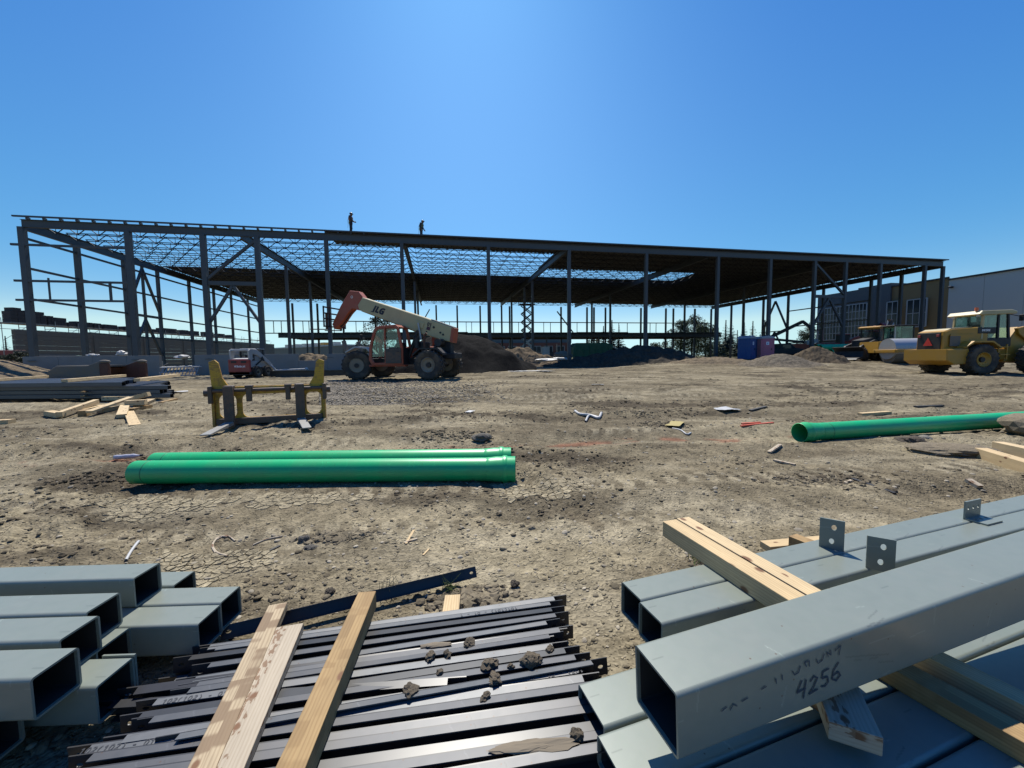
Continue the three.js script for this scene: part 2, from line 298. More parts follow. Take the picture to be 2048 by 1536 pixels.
// loose stones, crumbs and clods: nobody could count them
function lump(seed, d = 1, rough = .3) {
  const g = new THREE.IcosahedronGeometry(1, d), p = g.attributes.position, v = V();
  for (let i = 0; i < p.count; i++) { v.fromBufferAttribute(p, i); const k = 1 + rough * ((fbm(v.x * 1.7 + 5 + seed, v.y * 1.7 + v.z * 1.3 + 9, seed, 3) - .5) * 2); p.setXYZ(i, v.x * k, v.y * k * .72, v.z * k); }
  g.computeVertexNormals(); return metreUV(g);
}
function flatLump(seed, d, rough) { const g = lump(seed, d, rough); g.computeVertexNormals(); return g; }
function scatter(name, count, seed, place, geo, mat, tint) {
  const m = new THREE.InstancedMesh(geo, mat, count), r = rng(seed), q = new THREE.Quaternion(), s = V(), c = new THREE.Color();
  for (let i = 0; i < count; i++) {
    const [x, z, size] = place(r); q.setFromEuler(new THREE.Euler((r() - .5) * .8, r() * 6.3, (r() - .5) * .8)); s.set(size * (.75 + r() * .5), size * (.55 + r() * .4), size * (.75 + r() * .5));
    m.setMatrixAt(i, new THREE.Matrix4().compose(V(x, ground(x, z) + size * .12, z), q, s)); m.setColorAt(i, c.setRGB(...tint(r, x, z)));
  }
  m.name = numbered(name); m.castShadow = m.receiveShadow = true; m.userData = { kind: 'stuff', label: tint.label, category: tint.category }; scene.add(m); return m;
}
const stoneMat = new THREE.MeshPhysicalMaterial({ roughness: .9, specularIntensity: .3 });
const fanPlace = (near, far, sz, test) => r => { for (let k = 0; k < 60; k++) { const d = near * Math.pow(far / near, Math.pow(r(), .8)), a = -1.15 + 2.3 * r(), x = Math.sin(a) * d, z = -Math.cos(a) * d; if (!test || test(x, z, r)) return [x, z, sz(r, d)]; } return [0, 5, .01]; };
const stoneTint = (r, x, z) => { const k = .7 + r() * .6; return r() < .35 ? mul3([.27, .235, .175], k) : mul3(soil(x, z), k * .95); };
stoneTint.label = 'loose pebbles and small stones strewn over the dry earth'; stoneTint.category = 'pebbles';
const clodTint = (r, x, z) => mul3(mix3([.105, .08, .05], soil(x, z), .6), .6 + r() * .6); clodTint.label = 'dark earth crumbs scattered in patches over the dry ground'; clodTint.category = 'earth clods';
scatter('pebbles', 15000, 301, fanPlace(1.3, 14, (r, d) => (.003 + .011 * Math.pow(r(), 4)) * (1 + d * .1)), lump(3, 1, .22), stoneMat, stoneTint);
scatter('pebbles', 420, 303, fanPlace(1.6, 10, (r) => .011 + .018 * r() * r()), lump(5, 2, .22), stoneMat, stoneTint);
const churn = (x, z, r) => r() < Math.pow(sm(fbm(x * .45 + 9, z * .8 + 4, 31, 3), .40, .66), 1.3);
scatter('earth_crumbs', 17000, 305, fanPlace(1.6, 24, (r, d) => (.003 + .02 * Math.pow(r(), 6)) * (1 + d * .05), churn), flatLump(7, 1, .8), stoneMat, clodTint);
const heaps = [[spot(900, 872), 1.0, .42], [spot(700, 800), 1.5, .6], [spot(1290, 828), 1.4, .5], [spot(940, 1195), .34, .16], [spot(1330, 850), .8, .3], [spot(1650, 960), 1.2, .35], [spot(480, 900), 1.0, .3], [spot(680, 1075), .4, .14], [spot(230, 960), 1.2, .3]];
scatter('earth_crumbs', 5200, 307, r => { const [c, rx, rz] = heaps[(r() * heaps.length) | 0], a = r() * 6.3, q = Math.sqrt(-Math.log(1 - r() * .97)) * .55; return [c.x + Math.cos(a) * q * rx, c.z + Math.sin(a) * q * rz, .004 + .036 * Math.pow(r(), 4.5)]; }, flatLump(9, 1, .8), stoneMat, clodTint);
const gravelTint = (r) => mul3([.21, .18, .135], .6 + r() * .7); gravelTint.label = 'grey crushed gravel spread on the track before the telescopic lifter'; gravelTint.category = 'gravel';
scatter('gravel', 9000, 309, r => { const px = 640 + 400 * r() * r(), py = 764 + 42 * r(), p = spot(px, py); return [p.x, p.z, .02 + .03 * r() * r()]; }, lump(11, 1, .3), stoneMat, gravelTint);
// plates of dried cracked mud
function mudPlates(name, c, rx, rz, cell, seed, label) {
  const r = rng(seed), NX = Math.ceil(rx * 2 / cell), NZ = Math.ceil(rz * 2 / cell), P = [];
  for (let j = -1; j <= NZ; j++) { P.push([]); for (let i = -1; i <= NX; i++) P[j + 1].push([c.x - rx + (i + .1 + .8 * r()) * cell, c.z - rz + (j + .1 + .8 * r()) * cell]); }
  const gs = [];
  for (let j = 1; j <= NZ; j++) for (let i = 1; i <= NX; i++) {
    const [x, z] = P[j][i], e = Math.hypot((x - c.x) / rx, (z - c.z) / rz) + (vn(x * 4, z * 4, seed) - .5) * .7; if (e > .92) continue;
    let poly = [[x - cell * 2, z - cell * 2], [x + cell * 2, z - cell * 2], [x + cell * 2, z + cell * 2], [x - cell * 2, z + cell * 2]];
    for (let dj = -2; dj <= 2; dj++) for (let di = -2; di <= 2; di++) {
      const q = P[j + dj] && P[j + dj][i + di]; if ((!di && !dj) || !q) continue;
      const mx = (x + q[0]) / 2, mz = (z + q[1]) / 2, nx = q[0] - x, nz = q[1] - z, out = [], S0 = p => (p[0] - mx) * nx + (p[1] - mz) * nz;
      for (let k = 0; k < poly.length; k++) { const a = poly[k], b = poly[(k + 1) % poly.length], sa = S0(a), sb = S0(b); if (sa <= 0) out.push(a); if ((sa < 0) !== (sb < 0)) { const t = sa / (sa - sb); out.push([lerp(a[0], b[0], t), lerp(a[1], b[1], t)]); } }
      poly = out;
    }
    if (poly.length < 3) continue;
    const gap = clamp(.0055 / cell * (1.2 - e * .4), 0, .2), tilt = (r() - .5) * .02, up = .004 + .006 * r() * (1 - e);
    const pos = [], top = poly.map(p => { const X = lerp(p[0], x, gap * 2), Z = lerp(p[1], z, gap * 2); return [X, ground(X, Z) + up + tilt * (X - x) / cell + .003 * Math.hypot(X - x, Z - z) / cell, Z]; }), cen = [x, ground(x, z) + up - .001, z];
    for (let k = 0; k < top.length; k++) { const a = top[k], b = top[(k + 1) % top.length]; pos.push(...cen, ...b, ...a, ...a, ...b, b[0], b[1] - .03, b[2], ...a, b[0], b[1] - .03, b[2], a[0], a[1] - .03, a[2]); }
    const g = new THREE.BufferGeometry(); g.setAttribute('position', new THREE.Float32BufferAttribute(pos, 3)); g.computeVertexNormals();
    const t = .92 + .22 * r(), col = []; for (let k = 0; k < pos.length / 3; k++) col.push(...mul3(mix3(LIGHT, PALE, .3), t)); g.setAttribute('color', new THREE.Float32BufferAttribute(col, 3)); gs.push(metreUV(g));
  }
  const m = M(name, gs, mats.soil); tag(m, label, 'cracked mud', null, 'stuff'); return m;
}
mudPlates('cracked_mud', spot(400, 1132), .62, .34, .062, 401, 'cracked dry mud crust just behind the left stack of box tubes');
mudPlates('cracked_mud', spot(1085, 975), .55, .34, .075, 403, 'cracked dry mud crust beside the right end of the two green pipes');
mudPlates('cracked_mud', spot(330, 1010), .9, .26, .08, 405, 'cracked dry mud crust in front of the two green pipes');
mudPlates('cracked_mud', spot(600, 1000), .8, .22, .09, 407, 'cracked dry mud crust in front of the middle of the green pipes');

// ---------------------------------------------------------------- heaps of earth and gravel
mats.pile = earth({ bumpScale: .05, roughness: .97, vertexColors: true });
function heap(name, label, category, x, z, rx, rz, h, tone, { seed = 1, rough = .12, sharp = 1, turn = 0, n = 70, kind } = {}) {
  const pos = [], col = [], idx = [], uv = [], y0 = land(x, z), ca = Math.cos(turn), sa = Math.sin(turn);
  for (let j = 0; j <= n; j++) for (let i = 0; i <= n; i++) {
    const u = i / n * 2 - 1, v = j / n * 2 - 1, X = x + ca * u * rx + sa * v * rz, Z = z - sa * u * rx + ca * v * rz;
    const q = Math.hypot(u, v) * (1 + .3 * (fbm(X * .5, Z * .5, seed, 2) - .5)), prof = Math.max(0, 1 - q);
    const k = sharp > 1 ? Math.pow(prof, 1) * (1 - .25 * Math.exp(-q * q * 14)) : sm(prof, 0, 1);
    const y = land(X, Z) - .12 + k * h + Math.min(1, prof * 4) * (rough * (fbm(X * 1.6, Z * 1.6, seed + 3, 3) - .45) * h * .8 + (fbm(X * 7, Z * 7, seed + 5, 2) - .4) * .09);
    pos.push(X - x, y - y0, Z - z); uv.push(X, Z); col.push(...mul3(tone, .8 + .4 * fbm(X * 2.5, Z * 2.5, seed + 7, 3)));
  }
  for (let j = 0; j < n; j++) for (let i = 0; i < n; i++) { const a = j * (n + 1) + i; idx.push(a, a + n + 1, a + 1, a + 1, a + n + 1, a + n + 2); }
  const g = new THREE.BufferGeometry(); g.setAttribute('position', new THREE.Float32BufferAttribute(pos, 3)); g.setAttribute('color', new THREE.Float32BufferAttribute(col, 3)); g.setAttribute('uv', new THREE.Float32BufferAttribute(uv, 2)); g.setIndex(idx); g.computeVertexNormals();
  const m = M(name, g, mats.pile); m.position.set(x, y0, z); tag(m, label, category, null, kind); return m;
}
heap('gravel_pile', 'brown gravel pile cut by the left edge of the picture', 'gravel pile', -36, -25, 7, 5, 2.4, [0.150, 0.116, 0.075], { seed: 21, sharp: 2, rough: .05 });
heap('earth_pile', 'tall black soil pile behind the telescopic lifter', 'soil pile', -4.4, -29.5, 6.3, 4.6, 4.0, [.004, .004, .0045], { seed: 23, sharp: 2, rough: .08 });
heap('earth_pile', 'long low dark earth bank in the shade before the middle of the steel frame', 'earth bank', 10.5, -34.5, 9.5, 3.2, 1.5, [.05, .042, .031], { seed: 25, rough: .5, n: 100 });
heap('earth_pile', 'low sunlit earth bank left of the blue toilet', 'earth bank', 16.5, -31.5, 5.2, 2.0, .55, [0.150, 0.116, 0.075], { seed: 27, rough: .5 });
heap('gravel_pile', 'grey gravel pile in front of the portable toilets', 'gravel pile', 20.4, -29.4, 4.1, 2.6, .92, [0.126, 0.105, 0.077], { seed: 29, rough: .16, n: 90 });
heap('earth_pile', 'lumpy dark earth pile right of the grey gravel pile', 'earth pile', 25.2, -32.0, 3.1, 2.4, 1.25, [0.090, 0.069, 0.045], { seed: 31, rough: .45, n: 90 });
heap('earth_pile', 'earth heap with white bags behind the gap in the concrete wall', 'earth pile', -27.5, -36.5, 3.6, 2.4, 1.7, [0.138, 0.105, 0.068], { seed: 33, rough: .4 });
heap('earth_pile', 'brown earth heap inside the frame right of the black soil pile', 'earth pile', .8, -40, 6, 3, 1.9, [0.132, 0.099, 0.065], { seed: 35, rough: .5 });
heap('earth_pile', 'earth heap behind the notch in the concrete wall', 'earth pile', -19.5, -38.0, 6, 2.6, 1.75, [0.144, 0.110, 0.072], { seed: 37, rough: .5 });

// ---------------------------------------------------------------- steel box tubes
function hollow(w, h, t, r, len) {                                           // hollow square section along +x from 0 to len, base on y = 0, centred on z
  const rr = (s, w, h, r) => { s.moveTo(-w + r, -h); s.lineTo(w - r, -h); s.absarc(w - r, -h + r, r, -Math.PI / 2, 0); s.lineTo(w, h - r); s.absarc(w - r, h - r, r, 0, Math.PI / 2); s.lineTo(-w + r, h); s.absarc(-w + r, h - r, r, Math.PI / 2, Math.PI); s.lineTo(-w, -h + r); s.absarc(-w + r, -h + r, r, Math.PI, 1.5 * Math.PI); };
  const s = new THREE.Shape(), p = new THREE.Path(); rr(s, w / 2, h / 2, r); rr(p, w / 2 - t, h / 2 - t, Math.max(.001, r - t)); s.holes.push(p);
  const g = new THREE.ExtrudeGeometry(s, { depth: len, bevelEnabled: false, curveSegments: 4 }); g.rotateY(Math.PI / 2); g.translate(0, h / 2, 0);
  return metreUV(g);
}
function boxTube(label, x, z, y, len, turn, w = .152, h = .152, t = .0075, group, mat = mats.primer) {
  const o = T('steel_box_tube', label, 'steel tube', [x, y, z], turn, group);
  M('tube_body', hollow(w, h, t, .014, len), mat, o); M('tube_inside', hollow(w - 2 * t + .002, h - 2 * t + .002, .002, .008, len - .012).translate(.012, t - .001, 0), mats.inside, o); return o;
}
const DU = .089, LY = DU, UY = DU + .152;                                      // dunnage, lower and upper layer heights
const L = (x, z, y, label) => boxTube(label, x, z, y, 6.2, Math.PI + .03);
L(-1.87, -1.896, UY, 'grey box tube at the back of the upper layer of the left stack');
L(-1.82, -1.639, UY, 'grey box tube second from the back in the upper layer of the left stack');
L(-1.745, -1.478, UY, 'grey box tube second from the front in the upper layer of the left stack');
L(-1.63, -1.298, UY, 'grey box tube at the front of the upper layer of the left stack');
L(-1.85, -2.085, LY, 'short end of a grey box tube at the lower back of the left stack');
L(-1.478, -1.929, LY, 'grey box tube reaching farthest right in the left stack, behind its twin');
L(-1.465, -1.772, LY, 'grey box tube of the left stack nearest the dark channels');
L(-1.76, -1.612, LY, 'grey box tube lying under the upper tubes in the middle of the left stack');
{
  const t = L(-1.57, -1.434, LY, 'grey tube with bolt holes low in the left stack');
  M('end_plate', ext([[-.13, 0], [.0, 0], [.0, .158], [-.13, .158]], .008, { holes: [[-.03, .045, .007, .0105], [-.03, .112, .007, .0105]] }), mats.primer, t).position.set(.13, -.002, .083);
}
L(-1.78, -1.235, LY, 'shaded grey box tube at the bottom left corner of the picture');
const RD = V(Math.cos(.309), 0, -Math.sin(.309)), RN = V(-Math.sin(.309), 0, -Math.cos(.309));
const onR = (a, o, y) => RD.clone().multiplyScalar(a).addScaledVector(RN, o).add(V(0, y, 0));
const R = (a, o, y, label, w = .152, h = .152, len = 6.4) => { const p = onR(a, o, y); return boxTube(label, p.x, p.z, y, len, .309, w, h); };
const r1 = R(1.012, 1.437, UY, 'grey box tube with upright plate and angle at the back of the right stack');
const r2 = R(.998, 1.284, UY, 'grey box tube with one upright drilled plate, middle of the right stack');
const r3 = R(.736, .913, .322, 'big grey box tube with handwriting at the right stack front', .2, .2);
r3.rotation.order = 'YZX'; r3.rotation.y = .309 - .03; r3.rotation.z = .045;
{
  const plate = (w, h, holes) => ext([[-w / 2, 0], [w / 2, 0], [w / 2, h], [-w / 2, h]], .009, { holes });
  const two = () => plate(.105, .165, [[0, .045, .011, .015], [.008, .122, .011, .015]]);
  const loc = (o, wx, wy, wz, turn, g, name = 'bracket_plate') => { const m = M(name, g, mats.primer, o); const p = V(wx, wy, wz).sub(o.position).applyAxisAngle(V(0, 1, 0), -.309); m.position.copy(p); m.rotation.y = turn - .309; return m; };
  loc(r1, 1.725, UY + .15, -2.03, -.62, two()); loc(r2, 1.785, UY + .15, -1.815, -.55, two());
  const six = [[-.052, .072, .009, .011], [0, .072, .009, .011], [.052, .072, .009, .011]];
  const a = loc(r1, 2.93, UY + .152, -2.40, .309, [plate(.165, .115, six), put(plate(.165, .1, [[-.052, .06, .009, .012], [0, .06, .009, .012], [.052, .06, .009, .012]]), [0, .005, .1], [-Math.PI / 2, 0, 0])], 'bracket_angle');
  const mk = canvasMap(1024, 256, (x, w, h) => { x.clearRect(0, 0, w, h); x.strokeStyle = 'rgba(24,48,66,0.95)'; x.lineWidth = 9; x.lineCap = 'round'; x.lineJoin = 'round';
    const P = (...q) => { x.beginPath(); q.forEach((p, i) => i ? x.lineTo(...p) : x.moveTo(...p)); x.stroke(); };
    P([560, 130], [530, 185], [585, 178]); P([590, 135], [572, 225]); P([620, 150], [645, 130], [668, 145], [640, 190], [612, 218], [668, 208]);
    P([745, 118], [705, 124], [700, 158], [738, 160], [744, 190], [722, 208], [698, 202]); P([815, 105], [780, 140], [772, 185], [800, 200], [830, 180], [815, 155], [780, 165]);
    x.strokeStyle = 'rgba(40,62,78,0.75)'; x.lineWidth = 6;
    P([60, 130], [90, 118]); P([110, 140], [128, 118], [150, 132]); P([180, 120], [215, 112]); P([300, 95], [330, 88]); P([390, 66], [394, 92]); P([430, 58], [434, 84]); P([500, 60], [512, 82], [540, 76], [550, 48]); P([590, 60], [580, 36], [610, 34], [612, 64]); P([660, 40], [670, 66], [700, 58], [712, 26]); P([740, 50], [735, 24], [760, 46], [758, 18]); P([790, 30], [830, 12], [818, 60]); });
  const dc = decal(.62, .155, mk); const m = M('handwritten_mark', dc.g, dc.m, r3); m.position.set(.42, .108, .1025);
}
R(.655, 1.165, .098, 'grey box tube of the lower layer whose end shows left of the big tube', .19, .102);
R(.62, .965, .098, 'grey box tube of the lower layer directly under the big front tube', .19, .102);
R(.66, .765, .098, 'shaded grey box tube under the board end in the right stack', .19, .102);
R(.75, .565, .098, 'shaded grey box tube nearest the bottom right corner in the lower layer', .19, .102);
R(1.3, 1.375, .098, 'lower grey box tube under the two rear tubes of the right stack', .19, .102);

// ---------------------------------------------------------------- sawn lumber
function lumber(label, a, b, w, h, mat, { up, group, name = 'lumber_piece', cat = 'lumber' } = {}) {
  a = v3(a); b = v3(b); const o = M(name, bar(a.clone().sub(a), b.clone().sub(a), w, h, .003, up), mat); o.position.copy(a); return tag(o, label, cat, group);
}
lumber('weathered squared timber under the left stack of box tubes', [-2.05, .045, -2.3], [-2.0, .045, -1.0], .089, .089, mats.woodGrey);
lumber('thick squared timber between the layers of the right stack', onR(2.05, 1.53, .2205), onR(2.0, 1.22, .2205), .1, .038, mats.woodOchre);
lumber('timber block between the layers under the big front tube', onR(1.45, 1.03, .244), onR(1.44, .83, .244), .1, .088, mats.woodOchre);
lumber('squared timber on the ground under the right stack', onR(1.25, 1.55, .05), onR(1.2, .4, .05), .089, .089, mats.woodOchre);
// lumber across the steel channels
lumber('stained pale board on the left across the dark channels', [-1.235, .165, -1.93], [-.94, .165, -.98], .086, .04, mats.woodStained);
lumber('grey bark-edged board between two others across the dark channels', [-1.085, .162, -1.77], [-.88, .162, -.98], .125, .038, mats.woodGrey);
lumber('thick ochre squared timber across the dark channels', [-.775, .188, -1.95], [-.665, .188, -.95], .09, .089, mats.woodOchre);
lumber('short pale block poking out behind the dark channels', [-.362, .05, -2.17], [-.33, .05, -1.72], .09, .04, mats.wood);
// on the right stack
const P5A = V(1.42, .236, -1.46), P5B = V(1.84, .236, -.52), P6A = V(1.61, .236, -1.51), P6B = V(2.03, .236, -.57);
lumber('left one of two pale squared timbers lying across the right stack', [.92, UY + .152 + .0445, -2.215], [1.137, UY + .152 + .0445, -1.437], .094, .089, mats.wood);
lumber('right one of two pale squared timbers lying across the right stack', [1.014, UY + .152 + .0445, -2.25], [1.234, UY + .152 + .0445, -1.462], .084, .089, mats.wood2);
lumber('long pale board on the ground behind the right stack', spot(1530, 1094, .03), spot(1800, 1070, .03), .1, .05, mats.wood);
lumber('dark-ended timber end sticking out behind the right stack', [1.96, .14, -2.63], [2.1, .14, -2.3], .089, .089, mats.woodOchre);
lumber('nearest thick timber under the big tube at the bottom right', P5A, P5B, .094, .07, mats.woodOchre);
lumber('second thick timber under the big tube at the bottom right', P6A, P6B, .089, .07, mats.wood);
lumber('flat board end under the big handwritten tube', [1.16, UY + .035, -1.36], [1.035, UY + .035, -1.10], .13, .06, mats.woodGrey);
lumber('front thick new timber of the pair at the right edge', spot(1958, 905, .07), spot(2300, 1010, .1), .14, .14, mats.wood);
lumber('rear thick new timber of the pair at the right edge', spot(1995, 893, .09), spot(2360, 975, .1), .14, .14, mats.wood2);

// ---------------------------------------------------------------- dark steel channels
function ord(i) { return ['first', 'second', 'third', 'fourth', 'fifth', 'sixth', 'seventh', 'eighth', 'ninth', 'tenth', 'eleventh', 'twelfth', 'thirteenth', 'fourteenth', 'fifteenth', 'sixteenth', 'seventeenth', 'eighteenth', 'nineteenth', 'twentieth'][i]; }
{
  const r = rng(515), W = .066, F = .03, TH = .0045;
  const text = s => canvasMap(512, 64, (x, w, h) => { x.clearRect(0, 0, w, h); x.fillStyle = 'rgba(26,30,40,0.92)'; x.font = 'bold 50px monospace'; x.textBaseline = 'middle'; x.fillText(s, 6, h / 2); });
  const t1 = text('102(102) - 01 - 3'), t2 = text('101(101) - 01 - 1'), t3 = text('103) - 01 - H');
  function channel(label, a, b, { roll = 0, flip = 1, mark, group, tone = 0 } = {}) {   // web upright, flanges pointing to the camera (flip 1) or away
    a = v3(a); b = v3(b); const Ln = a.distanceTo(b), o = T('steel_channel', label, 'steel channel', a, Math.atan2(-(b.z - a.z), b.x - a.x), group);
    const k = new THREE.Group(); o.rotation.order = 'YZX'; o.rotation.z = Math.asin((b.y - a.y) / Ln); o.rotation.x = roll;
    const web = ext([[0, 0], [Ln, 0], [Ln, W], [0, W]], TH, { holes: [[.032, W * .5, .012, .0075], [Ln - .032, W * .5, .012, .0075], [Ln * .5, W * .5, .011, .011]] });
    M('web', web, mats.black, o);
    const fl = y => bx(Ln - .15, TH, F, [Ln / 2, y, flip * (F / 2 + TH / 2)]);
    M('flange', fl(W - TH / 2), tone > .78 ? mats.blackGlareDust : tone > .35 ? mats.blackFaintGlareDust : mats.black, o); M('flange', fl(TH / 2), mats.black, o);  // upper flange paler: glare and dust are put into its colour
    if (mark) { const d = decal(.30, .034, mark[0]); const g = d.g; g.rotateX(-Math.PI / 2); if (mark[2]) g.rotateY(Math.PI); const m = M('stencilled_mark', g, d.m, o); m.position.set(mark[1] < 0 ? Ln + mark[1] : mark[1], W + .002, flip * .0225); }
    return o;
  }
  const marks = { 0: [t2, -.26, 1], 2: [t2, -.4, 1], 4: [t1, .3, 0], 9: [t1, .25, 0], 12: [t1, .22, 0], 15: [t3, -.2, 1], 17: [t3, -.22, 1] };
  const plain = 'black steel channel in the bundle under the three boards';
  const ML = { 1: [t2, -.26, 1], 6: [t1, .3, 0], 11: [t1, .22, 0] }, MU = { 1: [t2, -.4, 1], 7: [t1, .25, 0], 10: [t3, -.2, 1], 11: [t1, .2, 0] };
  for (let layer = 0; layer < 2; layer++) for (let i = 0; i < 18; i++) {
    const t = (i + (layer ? .5 : 0) + (r() - .5) * .5) / 17.5, yb = .004 + layer * (W + .002) + .004 * r();
    const zr = lerp(-2.06, -1.24, t) + (r() - .5) * .02, zl = lerp(-1.71, -.98, t) + (r() - .5) * .035;
    const xr = lerp(.25, .42, sm(t, .3, .8)) + (r() - .5) * .09, xl = lerp(-1.38, -1.34, t) - .2 * r();
    const mark = (layer ? MU : ML)[i], tone = mark ? 1 : r();
    channel(`${tone > .78 ? 'glare painted' : 'black'} channel, ${ord(i)} from the back, ${layer ? 'upper' : 'lower'} layer of the bundle${mark ? ', numbered' : ''}`,
      [xl, yb, zl], [xr, yb + (r() - .5) * .006, zr], { roll: (r() - .5) * .22, mark, tone });
  }
  channel('black channel twisted across the bundle with its slotted left end raised', [-1.60, .08, -1.475], [.25, .075, -1.80], { roll: .25, tone: .1 });
  channel('black channel lying slanted on top of the bundle before the biggest clod', [-1.25, .085, -1.24], [.40, .08, -1.58], { roll: -.2, tone: .9 });
  channel('single black channel lying apart on the ground behind the bundle', [-1.50, .03, -1.87], [-.245, .02, -2.43], { roll: -.5 });
  channel('black channel end poking out left beside the plate with bolt holes', [-1.66, .05, -1.44], [-.2, .085, -1.50], { roll: .1 });
  // mud clods lying on the bundle
  const cl = [[980, 1326, .027, 'round mud clod on the channels left of the biggest one'], [1060, 1322, .036, 'biggest mud clod lying on the dark channels'], [937, 1285, .02, 'mud clod on the channels near the back of the bundle'], [990, 1357, .024, 'flat mud clod in front of the biggest one'], [860, 1310, .02, 'mud clod on the channels right of the ochre timber'], [820, 1382, .026, 'mud clod in the middle of the channels'], [895, 1305, .015, 'small crumb of mud between two clods on the channels'], [1022, 1330, .013, 'smallest crumb of mud beside the biggest clod'], [1100, 1295, .015, 'crumb of mud near the right ends of the channels'], [880, 1340, .013, 'small flat crumb of mud on a channel'], [970, 1392, .018, 'dark crumb of mud low on the channels'], [1155, 1465, .02, 'crumb of mud stuck to a channel flange at the right'], [1245, 1495, .028, 'crust of mud at the right end of the nearest channel']];
  for (const [px, py, s, label] of cl) { const p = flat(px, py, .15), m = M('mud_clod', lump(px, 3, .75), std(mul3([.13, .102, .066], .85 + .3 * r()), { roughness: .95, bumpMap: soilMaps.bump, bumpScale: .01 })); m.scale.set(s * 1.25, s * 1.1, s); m.rotation.y = r() * 6; m.position.set(p.x, .136 + s * .5, p.z); tag(m, label, 'mud clod'); }
  for (const [px, py, sx, sz, label] of [[1075, 1490, .13, .022, 'dried mud smeared along a channel near the bottom'], [870, 1290, .06, .014, 'dried mud smeared on a channel near the ochre timber']]) { const p = flat(px, py, .145), m = M('mud_smear', lump(px + 3, 3, .8), std([.16, .13, .09], { roughness: .95 })); m.scale.set(sx, .008, sz); m.rotation.y = .1; m.position.copy(p); tag(m, label, 'mud'); }
}

// ---------------------------------------------------------------- clods and stones one can point to
function clod(label, p, sx, sy, sz, seed, c = [.14, .11, .07], turn = 0, cat = 'clod', name = 'earth_clod', rough = .55) {
  const m = M(name, lump(seed, 4, rough), std(c, { roughness: .95, bumpMap: soilMaps.bump, bumpScale: .02 })); m.scale.set(sx, sy, sz); m.rotation.y = turn; m.position.set(p.x, p.y + sy * .3, p.z); return tag(m, label, cat);
}
clod('long flat slab of dried earth before the right green pipe', spot(1900, 908), .5, .15, .28, 61, [.16, .127, .08], -.25);
clod('big earth mound burying the far end of the right green pipe', spot(2075, 872), .42, .36, .4, 63, [.16, .127, .08], .3);
clod('pale stone on the near side of the right green pipe', spot(1850, 880), .09, .075, .08, 65, [.22, .2, .16], 0, 'stone', 'stone', .3);
clod('dark earth clod beside the pale stone at the right pipe', spot(1820, 884), .16, .09, .12, 67, [.08, .062, .042]);
clod('grey stone standing on edge in the middle of the foreground', spot(608, 1082), .045, .045, .03, 69, [.15, .135, .11], .4, 'stone', 'stone', .35);
clod('flat grey stone beside the upright stone in the foreground', spot(622, 1096), .055, .022, .03, 71, [.14, .125, .1], 0, 'stone', 'stone', .35);
clod('round earth clod right of the ochre timber end', spot(660, 1186), .03, .03, .03, 73, [.1, .08, .055]);
clod('brown earth clod behind the bundle of channels at the right', spot(1030, 1170), .03, .028, .026, 75, [.1, .08, .055]);
clod('dark earth clod left of the right stack of tubes', spot(1168, 1345), .035, .035, .03, 77, [.1, .08, .055]);
clod('grey rock heap on the track behind the green pipes', spot(965, 878), .16, .1, .1, 79, [.13, .115, .09], 0, 'stone', 'stone', .4);

// ---------------------------------------------------------------- green sewer pipes
function pipe(label, a, b, rad, { cap, socket } = {}) {                      // from a (left) to b (right); axis height rad
  a = v3(a); b = v3(b); const Ln = a.distanceTo(b), o = T('green_pipe', label, 'pipe', a, Math.atan2(-(b.z - a.z), b.x - a.x)); o.rotation.order = 'YZX'; o.rotation.z = Math.asin((b.y - a.y) / Ln);
  const lathe = (pts, seg = 56) => { const g = new THREE.LatheGeometry(pts.map(q => new THREE.Vector2(q[0], q[1])), seg); g.rotateZ(-Math.PI / 2); return metreUV(g); };
  const sleeve = socket === 'left' ? 0 : 0;
  M('pipe_barrel', lathe([[rad - .012, 0], [rad, .006], [rad, Ln - .30], [rad - .012, Ln - .3]]), mats.pvc, o);
  const s0 = Ln - .33, R2 = rad + .012;
  const bell = [[rad - .011, 0], [rad + .002, .004], [rad + .004, .05], [R2, .12], [R2, .185], [R2 + .012, .20], [R2 + .012, .235], [R2, .25], [R2, .335], [R2 - .012, .34], [R2 - .013, .1], [rad - .012, .02]];
  if (socket === 'left') { const m = M('pipe_socket', lathe(bell.map(q => [q[0], .34 - q[1]]).reverse()), mats.pvc, o); m.position.x = -.34; }
  else { const m = M('pipe_socket', lathe(bell), mats.pvc, o); m.position.x = s0; }
  M('insertion_mark', lathe([[rad - .003, .17], [rad + .0015, .1705], [rad + .0015, .177], [rad - .003, .1775]]), mats.pvcIn, o);
  M('pipe_inside', lathe([[rad - .013, .3], [rad - .013, Ln - .05]]), mats.pvcIn, o);
  return o;
}
{
  const a = spot(268, 968), b = spot(1030, 962); const rr = .134;
  pipe('front green sewer pipe of the pair lying before the fork carriage', [-4.42, land(-4.3, -4.4) + rr, -4.44], [.02, land(0, -4.4) + rr - .004, -4.40], rr);
  pipe('rear green sewer pipe of the pair lying before the fork carriage', [-4.52, land(-4.3, -4.8) + rr, -4.79], [-.03, land(0, -4.8) + rr, -4.79], rr);
  pipe('single green sewer pipe at the right with its open end facing left', [4.86, land(5, -6.2) + .145, -6.08], [9.6, land(9, -6.9) + .14, -7.0], .138, { socket: 'left' });
}

